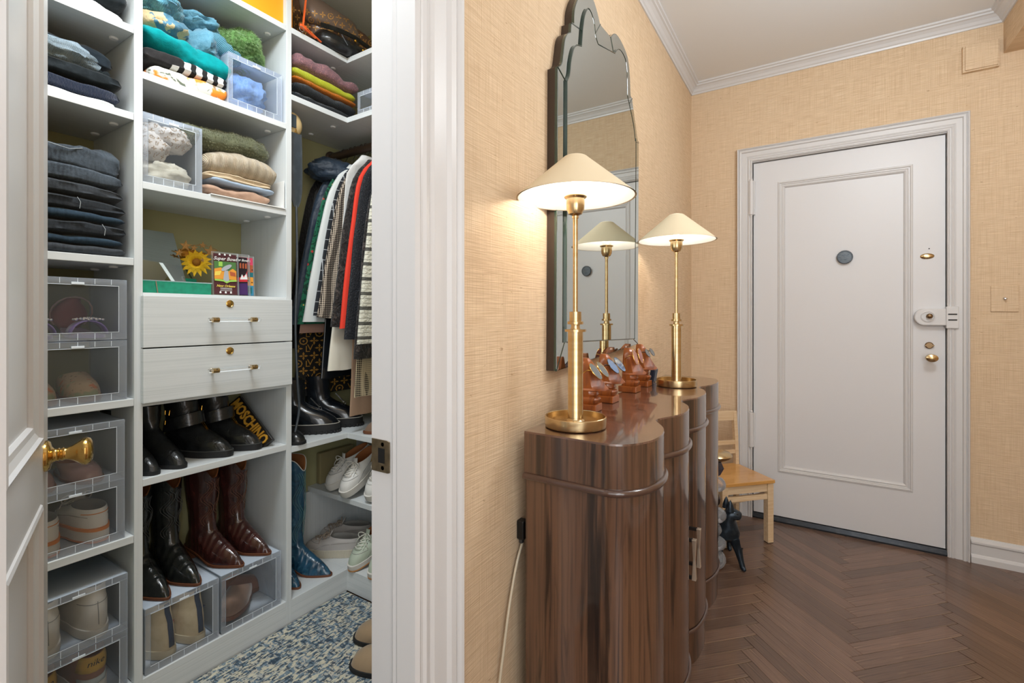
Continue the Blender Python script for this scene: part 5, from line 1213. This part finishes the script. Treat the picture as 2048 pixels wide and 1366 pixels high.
# commemorative tickets in acrylic stands
def card(lab, y0_, y1_, x_, h, tilt):
    t = thing('acrylic_ticket', lab, 'ticket', (x_, (y0_+y1_)/2, zt+.0006), rot=(0, tilt, 0), group=None)
    w_ = y1_-y0_
    B().box((-.004, -w_/2, 0), (.004, w_/2, h)).ob('acrylic_block', ACRY, t, bevel=.0006)
    return t, w_, h
def flat(t, poly, dx, m, nm='print'):
    return B().prism(poly, dx, dx+.0003, lambda x, y, z: (z, x, y)).ob(nm, m, t)
pm = {k: mat('print_'+k, c_, rough=.5) for k, c_ in dict(maroon='4d262b', green='4f7a45', lime='9ccc5a', orange='e29a3c', yellow='e8cf5c', silver='a9aeb6', white='e6e6e4', purple='43265e', red='c8323c', pink='d9476a', teal='1f6f78', blue='3b86a8', rust='b05a3a', dark='241820').items()}
t, w_, h = card('acrylic-framed football ticket with script title and trophy picture', .846, .936, -1.775, .155, -.05)
a = w_/2
f = B().box((.0042, -a+.003, .004), (.0046, a-.008, h-.006)); f.ob('card', pm['maroon'], t)
flat(t, [(-a+.005, .060), (a-.010, .060), (a-.010, .122), (-a+.005, .122)], .0047, pm['green'])
flat(t, [(-a+.020, .104), (-.012, .104), (-.012, .120), (-a+.020, .120)], .0051, pm['lime'])
flat(t, [(-a+.005, .058), (a-.010, .058), (a-.010, .090), (a-.022, .098), (.006, .086), (-.018, .100), (-a+.005, .094)], .0051, pm['orange'])
flat(t, [(-a+.005, .070), (-.022, .072), (-.016, .088), (-a+.008, .084)], .0055, pm['yellow'])
flat(t, [(a-.012, .070), (.014, .072), (.012, .088), (a-.014, .084)], .0055, pm['rust'])
flat(t, [(-.012, .050), (.010, .050), (.006, .090), (-.006, .090)], .0060, pm['silver'])
flat(t, [(.001+.019*math.cos(k*PI/8)*.9+.006*math.sin(k*PI/8), .100+.011*math.sin(k*PI/8)+.006*math.cos(k*PI/8)) for k in range(16)], .0064, pm['silver'])
flat(t, [(-a+.005, .052), (-.010, .050), (0, .044), (.012, .050), (a-.010, .052), (a-.010, .058), (.014, .057), (0, .050), (-.014, .057), (-a+.005, .058)], .0066, pm['lime'])
def txt(t, s_, size, y, z, m, dx=.0068, shear=0, w2=1): text_bm(s_, size, .0002, lambda c_: Vector((dx+c_.z, y+c_.x*w2, z+c_.y)), t, m, shear=shear, bold=.0002)
txt(t, 'Super Bowl', .017, -.003, .131, pm['white'], shear=.35)
txt(t, 'New Orleans', .0115, -.003, .034, pm['yellow'], shear=.35)
for z_ in (.143, .008):
    for y_ in (-.022, -.004, .014): flat(t, [(y_-.003, z_), (y_+.003, z_), (y_+.003, z_+.005), (y_, z_+.008), (y_-.003, z_+.005)], .0066, pm['white'], 'emblem')
for z_ in (.026, .022, .017): flat(t, [(-.022, z_), (.018, z_), (.018, z_+.0012), (-.022, z_+.0012)], .0066, pm['white'], 'small_print')
t, w_, h = card('acrylic-framed dark purple football ticket, middle of the three', .908, .985, -1.79, .157, -.05)
a = w_/2
B().box((.0042, -a+.004, .004), (.0046, a-.010, h-.012)).ob('card', pm['dark'], t)
flat(t, [(-a+.005, .006), (a-.011, .006), (a-.011, .050), (-a+.005, .044)], .0048, pm['purple'])
flat(t, [(-a+.005, .052), (a-.011, .055), (a-.011, .095), (a-.018, .080), (0, .070), (-a+.005, .064)], .0050, pm['red'])
flat(t, [(0, .062), (.008, .082), (.014, .070), (.024, .086), (.028, .064)], .0053, pm['white'])
for y_ in (-.0, .010, .020): flat(t, [(y_, .104), (y_+.006, .104), (y_+.006, .124), (y_, .122)], .0053, pm['rust'])
txt(t, 'Super Bowl', .012, .004, .134, pm['white'], .0053, .35)
t, w_, h = card('acrylic-framed pink, orange and teal football ticket next to the partition side', .945, 1.008, -1.80, .154, -.05)
a = w_/2
for z0_, z1_, c_ in ((.004, .042, 'blue'), (.042, .074, 'orange'), (.074, .092, 'teal'), (.092, .120, 'rust'), (.120, .147, 'pink')):
    flat(t, [(-a+.004, z0_), (a-.006, z0_), (a-.006, z1_), (-a+.004, z1_)], .0044, pm[c_])
txt(t, 'LVI', .012, .008, .134, pm['white'], .0050)
flat(t, [(.002, .012), (.020, .012), (.020, .036), (.002, .036)], .0050, pm['teal'])
for y_, z_ in ((.006, .020), (.018, .052), (.004, .058), (.020, .100)): flat(t, [(y_, z_), (y_+.004, z_), (y_+.004, z_+.004), (y_, z_+.004)], .0053, pm['dark'])
# ================================================================ TOP OF MIDDLE / RIGHT
zt = 2.324
ob1 = thing('orange_box', 'bright orange rigid storage box on the top closet shelf', 'box', (-1.74, 1.035, zt+.0005), QX)
B().box((-.20, 0, 0), (.094, .20, .15)).ob('body', mat('orange_cardboard', 'f5a11f', rough=.5), ob1, bevel=.008)
OS = mat('orange_leather', 'e2622a', rough=.45)
cs = thing('orange_leather_charm', 'orange leather strap and tassel charm hanging beside the orange box', 'bag charm', (-1.722, 1.155, zt+.001), QX)
B().obox((.0, -.004, .015), (.022, -.002, .20), .010, .003).obox((0, -.006, .02), (.055, -.010, .003), .009, .004).obox((.010, -.002, .030), (.085, -.003, .004), .008, .004).ob('strap', OS, cs, bevel=.001)
B().box((-.012, -.008, .014), (.018, .002, .034)).ob('knot', OS, cs, bevel=.004)
B().tube([(-.008+.010*math.cos(k*PI/6), -.010, .010+.010*math.sin(k*PI/6)) for k in range(12)], .0014, 6, True).ob('ring', CHROME, cs)
TOTE = mat('brown_monogram_canvas', '5a3c28', rough=.5, coat=.2, pats=[('noise', (12, 12, 12), '3c2619', .4, .7, .7)], bumps=[('noise', (14, 14, 14), .5, .01)])
TAUP = mat('worn_taupe_canvas', '6e5c50', rough=.5, coat=.2)
tt = thing('monogram_tote', 'brown monogram canvas tote bag slumped on the top corner shelf', 'handbag', (-1.86, 1.36, zt+.001), 0)
def bagr(S, n=28, sd=0, am=.01):
    R = []
    for z, rx, ry, cx_, cy_ in S:
        r = []
        for k in range(n):
            a = 2*PI*k/n; c, s_ = math.cos(a), math.sin(a)
            x = math.copysign(abs(c)**.6, c)*rx; y = math.copysign(abs(s_)**.6, s_)*ry
            q_ = nz((x*8, y*8, z*12), 1, sd)*am
            r.append((cx_+x+q_, cy_+y+q_*.6, max(0, z+nz((x*6, y*6, 3), 1, sd+1)*am)))
        R.append(r)
    return R
b1 = B().rings(bagr([(.012, .10, .17, 0, .06), (.04, .115, .19, 0, .06), (.10, .12, .20, .01, .06), (.17, .10, .20, .01, .05), (.22, .06, .18, 0, .04), (.235, .02, .14, 0, .03)], 28, 80, .02)).ob('body', TOTE, tt, smooth=True, angle=80)
b2 = B().rings(bagr([(.085, .02, .09, .105, -.03), (.095, .04, .12, .10, -.03), (.14, .055, .14, .085, -.02), (.20, .045, .14, .06, -.02), (.24, .01, .11, .04, -.02)], 28, 81, .018)).ob('flap', TAUP, tt, smooth=True, angle=80)
vd = Vector((-.66, .55, .50)).normalized(); eu = Vector((.64, .77, 0)).normalized(); ev = eu.cross(vd).normalized()
if ev.z < 0: ev = -ev
monogram(tt, [b1, b2], vd, 15, 12, .030, .026, Vector((0, .05, .10))-vd*.5-eu*.23-ev*.16, eu, ev, mat('gold_monogram_print', 'b98a4a', rough=.6), .027)
hb = thing('black_handbag', 'black structured leather handbag with gold studs on the top corner shelf', 'handbag', (-1.742, 1.372, zt+.0015), 0)
B().rings(bagr([(.0, .085, .12, -.04, .02), (.015, .10, .15, -.035, .02), (.045, .095, .155, -.03, .02), (.075, .06, .14, -.03, .02), (.082, .02, .12, -.03, .02)], 28, 82, .006)).ob('body', BLKL, hb, smooth=True, angle=60)
B().rings([[(.045+dx, y_, .050+.03*math.sin(PI*(y_+.15)/.34)+dz) for dx, dz in ((0, 0), (.004, 0), (.004, .018), (0, .018))] for y_ in [-.15+.34*k/14 for k in range(15)]]).ob('handle', BLKL, hb, smooth=True, angle=50)
for y_, z_, x_ in ((.005, .062, .068), (.035, .030, .082)): B().ball((x_, y_, z_), .0065, 12, 8).ob('stud', GLDZ, hb, smooth=True)
for y_ in (-.06, .08): B().obox((.060, y_, .060), (.074, y_+.02, .02), .002, .002).ob('seam', mat('grey_seam', '5c6268', rough=.4) if 'grey_seam' not in bpy.data.materials else bpy.data.materials['grey_seam'], hb)
# sweater stack, right bay
zt = 2.064
BK = rib('black_chunky_rib', '20262b', 500, '343c43'); 
def rot_fold(*a, **k):
    o = folded(*a, **k); return o
folded('folded_sweater', 'black chunky-rib sweater at the bottom of the corner sweater pile', 'sweater', BK, 1.265, zt, .285, .034, dp=.26, seed=90, amp=.006, layers=1, pw=.9)
folded('folded_sweater', 'black chunky-rib sweater second in the corner sweater pile', 'sweater', BK, 1.285, zt+.030, .315, .048, dp=.26, seed=91, amp=.006, layers=1, pw=.9)
folded('folded_sweater', 'orange ribbed sweater in the corner sweater pile', 'sweater', rib('orange_rib', 'dd7d1e', 500, 'b96210'), 1.285, zt+.074, .32, .022, dp=.26, seed=92, amp=.004, layers=1)
folded('folded_sweater', 'neon yellow sweater in the corner sweater pile', 'sweater', rib('neon_rib', 'd9e03a', 700, 'c3cc2c'), 1.285, zt+.092, .32, .040, dp=.26, seed=93, amp=.006, layers=1)
folded('folded_sweater', 'mottled mauve sweater topping the corner sweater pile', 'sweater', mat('mauve_marl', '94696b', rough=.95, sheen=.2, pats=[('voro', (260, 260, 260), '6b5560', .2, .6, .7), ('noise', (200, 200, 200), 'c58f8c', .55, .7, .6)], bumps=[('noise', (120, 120, 120), .6, .003)]), 1.29, zt+.128, .32, .058, dp=.25, seed=94, amp=.012, layers=1, lump=.03, tilt=-.1)
pb2 = clearbox('clear box holding a pink cloth on the corner shelf by the doorway', -0, 0, w_=.24, h=.10, d=.26, group=None); pb2.location = (-1.55, 1.385, zt+.001); pb2.rotation_euler = (0, 0, 0)
blob('pink_cloth', 'dusty pink cloth heaped in the clear box by the doorway', 'cloth', fab('dusty_pink_cloth', 'c39a9c'), (-1.57, 1.50, zt+.008), (.09, .085, .055), 95, .25, 2, rot=(0, 0, 0))
# ================================================================ HANGING CLOTHES
RY, RZ = 1.52, 1.985
WIRE = mat('hanger_wire', 'b9b9bb', rough=.2, metal=1)
def hanger(X, lab):
    t = thing('hanger', lab, 'hanger', (X, RY, RZ), 0, 'hangers on the clothes rail')
    B().tube([(0, .0215*math.cos(a), .0215*math.sin(a)-.001) for a in [-.5+k*(PI+.3)/10 for k in range(11)]][::-1]+[(0, .010, -.030), (0, 0, -.045), (0, 0, -.060)], .0016, 6).ob('hook', WIRE, t, smooth=True)
    B().tube([(0, -.108, -.190), (0, -.055, -.128), (0, 0, -.060), (0, .055, -.128), (0, .108, -.190)], .004, 6).ob('shoulder_bar', WIRE, t, smooth=True)
    return t
def garment(name, lab, cat, m, X, hem, tk=.018, wt=.225, sd=0, top=1.872, drop=.115, am=.008, yo=0, collar=True, flare=0, nv=44, tw=0, z_off=0, X2=None):
    """soft hanging garment in the plane across the rail"""
    S = []
    if collar: S += [(top+.035, .045, .014), (top+.015, .060, .018)]
    S += [(top, .075, .020), (top-.025, .100, tk), (top-.07, .128, tk)]
    nz_ = 14; z1 = top-.07
    for k in range(1, nz_+1):
        f_ = k/nz_
        S.append((z1+(hem-z1)*f_, .128+(wt-.128)*f_**.72, tk*(1+.25*f_)))
    R = []
    for z, w_, t_ in S:
        r = []
        for k in range(nv):
            a = 2*PI*k/nv; c, s_ = math.cos(a), math.sin(a)
            x = math.copysign(abs(c)**.75, c)*t_; y = math.copysign(abs(s_)**.55, s_)*w_
            f = min(1, max(0, (top-z)*4))
            fold = am*f*(nz((0, y*16, z*3), 1, sd)+.5*nz((0, y*34, z*5), 1, sd+2))
            edge = .010*f*nz((z*5, y*3, 0), 1, sd+7)
            r.append((x+fold, y*(1+edge*3), z+.006*nz((0, y*14, 1), 1, sd+5)*(1 if z == hem else 0)))
        R.append(r)
    o = B().rings([[(x+(X2-X if X2 else 0)*max(0, (top-z)), y, z-RZ) for x, y, z in r] for r in R]).ob(name, m, None, smooth=True, angle=75)
    o.location = (X, RY+yo, RZ); tag(o, lab, cat, None); return o
NVP = mat('navy_puffer_nylon', '2c3a4a', rough=.5, sheen=.1, pats=[('noise', (10, 10, 10), '39495a', .4, .7, .6)], bumps=[('noise', (9, 9, 9), .9, .03), ('noise', (40, 40, 40), .3, .004)])
BFUR = mat('black_faux_fur', '14110f', rough=.9, sheen=.2, bumps=[('noise', (120, 120, 60), 1, .01)])
GRF = mat('green_floral_print', '1f6b4e', rough=.8, pats=[('dnoise', (30, 30, 30), '103528', .5, .55, .9), ('voro', (22, 22, 22), 'c23b3a', .16, .12, 1), ('voro', (31, 31, 31), 'd9c26a', .12, .09, 1)])
WBL = mat('white_crepe', 'dfe3e1', rough=.8, bumps=[('noise', (8, 8, 3), .3, .01)])
WPN = mat('black_windowpane', '23262b', rough=.85, pats=[('check', (1, 1, 1), '23262b', 0, 1, 0)])
def grid_lines(m, c1, c2, fx, fy, fz, w_):
    """overlay thin lines by fractional object coordinates"""
    nt = m.node_tree; N = nt.nodes; L = nt.links; b = N['Principled BSDF']
    tc = N.new('ShaderNodeTexCoord'); sp_ = N.new('ShaderNodeSeparateXYZ'); L.new(tc.outputs['Object'], sp_.inputs[0]); acc = None
    for i, f_ in enumerate((fx, fy, fz)):
        if not f_: continue
        mu = N.new('ShaderNodeMath'); mu.operation = 'MULTIPLY'; mu.inputs[1].default_value = f_; L.new(sp_.outputs[i], mu.inputs[0])
        fr = N.new('ShaderNodeMath'); fr.operation = 'FRACT'; L.new(mu.outputs[0], fr.inputs[0])
        lt = N.new('ShaderNodeMath'); lt.operation = 'LESS_THAN'; lt.inputs[1].default_value = w_; L.new(fr.outputs[0], lt.inputs[0])
        if acc is None: acc = lt.outputs[0]
        else:
            op = N.new('ShaderNodeMath'); op.operation = 'MAXIMUM' if w_ < .3 else 'ADD'; L.new(acc, op.inputs[0]); L.new(lt.outputs[0], op.inputs[1]); acc = op.outputs[0]
    if w_ >= .3:
        h = N.new('ShaderNodeMath'); h.operation = 'MULTIPLY'; h.inputs[1].default_value = .5; L.new(acc, h.inputs[0]); acc = h.outputs[0]
    mx = N.new('ShaderNodeMix'); mx.data_type = 'RGBA'; L.new(acc, mx.inputs[0]); mx.inputs[6].default_value = srgb(c1)+(1,); mx.inputs[7].default_value = srgb(c2)+(1,); L.new(mx.outputs[2], b.inputs['Base Color'])
    return m
WPN = grid_lines(mat('windowpane_check', '23262b', rough=.85), '23262b', 'b9bcbf', 0, 18, 22, .05)
HND = grid_lines(mat('brown_houndstooth', 'd9cdbd', rough=.9), 'd6c7b4', '231a15', 125, 125, 125, .5)
CRL = mat('black_astrakhan', '1d1a19', rough=.7, sheen=.3, pats=[('dnoise', (28, 28, 28), '4b413c', .52, .62, .8)], bumps=[('dnoise', (45, 45, 30), 1, .012)])
REDW = mat('coral_red_wool', 'dd3a26', rough=.8); BCL = mat('black_sparkle_boucle', '1e2026', rough=.8, pats=[('voro', (260, 260, 260), 'b9bcc6', .14, .1, .9)], bumps=[('noise', (160, 160, 160), .9, .005)])
STK = mat('white_black_stripe_knit', 'd5d3c4', rough=.95, pats=[('wavez', (.6, .6, 5.2), '17171a', .84, .90, .9), ('wavez', (.6, .6, 15.6), '6b6a62', .88, .92, .5), ('noise', (120, 200, 200), '6b6a62', .6, .66, .5)], bumps=[('noise', (90, 90, 120), .9, .006)])
gl = [('fur_coat', 'black faux-fur coat at the far left end of the rail', 'coat', BFUR, -2.006, 1.05, .011, .262, 1), ('puffer_jacket', 'navy hooded puffer jacket at the left of the rail', 'jacket', NVP, -1.926, 1.16, .026, .282, 2), ('floral_blouse', 'green floral print blouse between the navy puffer and the white blazer', 'blouse', GRF, -1.872, 1.165, .007, .288, 3), ('blazer', 'white crepe blazer sleeve on the rail', 'blazer', WBL, -1.840, 1.17, .018, .286, 4), ('check_jacket', 'black windowpane check jacket beside the white blazer', 'jacket', WPN, -1.797, 1.20, .010, .262, 5), ('houndstooth_jacket', 'brown and cream houndstooth jacket on the rail', 'jacket', HND, -1.768, 1.19, .016, .262, 6), ('curly_fur_jacket', 'black curly astrakhan jacket on the rail', 'jacket', CRL, -1.706, 1.15, .013, .242, 7), ('red_jacket', 'coral red jacket on the rail', 'jacket', REDW, -1.668, 1.145, .015, .228, 8), ('boucle_jacket', 'black sparkly boucle jacket on the rail', 'jacket', BCL, -1.637, 1.10, .013, .230, 9), ('striped_cardigan', 'white shaggy cardigan with black stripes nearest the doorway', 'cardigan', STK, -1.558, 1.085, .017, .234, 10)]
for i, (n_, lb, ct_, m, X, hem, tk, wt, sd) in enumerate(gl):
    garment(n_, lb, ct_, m, X, hem, tk, wt, sd, am=.005)
    hanger(X, 'wire hanger carrying the '+lb.split(' on the rail')[0].split(' at the')[0].split(' between')[0].split(' beside')[0].split(' nearest')[0])
hanger(-1.515, 'empty wire hanger on the rail nearest the doorway')
garment('shirt_collar', 'white collared shirt whose collar shows above the houndstooth jacket', 'shirt', WHTF, -1.750, 1.30, .004, .17, 30, top=1.90, drop=.10)
hd = blob('jacket_hood', None, None, NVP, (0, 0, 0), (.13, .075, .055), 31, .22, 2, parent=bpy.data.objects['puffer_jacket'], rot=(0, 0, 1.2)); hd.location = (.02, -.07, -.165)
# longer garments hanging below
CRW = mat('cream_wool_crepe', 'dcd6c6', rough=.85, bumps=[('noise', (10, 10, 3), .4, .012)])
garment('cream_coat', 'long cream coat hem hanging below the jackets', 'coat', CRW, -1.738, .965, .014, .236, 32, top=1.70, am=.006, collar=False)
garment('blush_slip', 'blush satin slip showing under the floral blouse', 'dress', mat('blush_satin', 'b28c7c', rough=.5), -1.892, 1.125, .005, .270, 33, top=1.85)
mg = garment('monogram_dress', 'long black dress with gold monogram print at the left of the rail', 'dress', mat('black_jacquard', '191817', rough=.7), -1.976, .835, .012, .236, 34, top=1.85, am=.006, collar=False)
monogram(mg, [mg], (-.75, .66, 0), 12, 10, .042, .034, Vector((.0, -.20, -1.14))+Vector((.75, -.66, 0))*.5-Vector((.66, .75, 0))*.22, (.66, .75, 0), (0, 0, 1), mat('gold_jacquard_print', 'b08236', rough=.6), .040)
garment('leather_skirt', 'navy-black leather garment hem with a metal eyelet below the cream coat', 'skirt', CHB, -1.818, .925, .010, .215, 35, top=1.70, collar=False)
garment('cuffed_coat', 'black curly-trimmed coat hem under the striped cardigan', 'coat', CRL, -1.588, 1.02, .009, .226, 36, top=1.80, collar=False)
garment('tweed_dress', 'black and cream basket-weave tweed dress at the doorway edge', 'dress', grid_lines(mat('basket_tweed', 'c9b896', rough=.9), '1d1917', 'b5a587', 120, 120, 120, .35), -1.612, .86, .009, .20, 37, top=1.70, am=.005, collar=False)
garment('tan_wrap', 'draped tan suede wrap ends hanging above the chunky boots', 'dress', mat('tan_draped_suede', '9d8069', rough=.8, bumps=[('noise', (8, 8, 3), .5, .012)]), -1.686, .765, .007, .16, 38, top=1.60, am=.008, collar=False)
# leather sash with cord at the partition
ls = thing('leather_belt', 'long grey-black leather belt with thin cord hanging at the right partition', 'belt', (-1.752, 1.150, 1.30))
GL_ = leather('grey_black_leather', '3b4248', .3, '5b666e', .4, .5, 25)
B().rings([[(0+.004*nz((yy*30, z*9, 0))+dx, yy*w_+.0, z-1.30) for yy, dx in ((-1, 0), (-.3, .004), (.4, .001), (1, .003), (1, -.004), (-1, -.004))] for z, w_ in ((1.93, .020), (1.88, .024), (1.78, .025), (1.70, .024), (1.66, .018), (1.635, .008))]).ob('strap', GL_, ls, smooth=True, angle=50)
B().tube(catmull([(0, 0, .34), (.002, .002, .1), (0, -.004, -.15), (.003, .004, -.38), (.0, .012, -.48), (-.004, -.006, -.58), (.004, -.016, -.606)], 6), .0048, 8).ob('cord', GL_, ls, smooth=True)
B().tube([(-.012, 0, .63), (-.004, 0, .648), (.002, 0, .63)], .003, 6).ob('hook', BRASSP, ls, smooth=True)
cpp = thing('baseball_cap', 'cream and black cap hooked high at the right partition', 'cap', (-1.79, 1.155, 1.955))
B().ball((0, 0, .02), (.03, .042, .05), 16, 10).ob('crown', mat('cream_twill', 'd9c08c', rough=.8), cpp, smooth=True)
B().box((.024, -.03, .0), (.031, .0, .05)).ob('mesh_panel', mat('slate_mesh', '3c464c', rough=.8), cpp)
B().prism([(.03*math.cos(k*PI/8), -.034+.02*k/8+.03*math.sin(k*PI/8)) for k in range(9)], -.006, -.001).ob('brim', bpy.data.materials['cream_twill'], cpp)
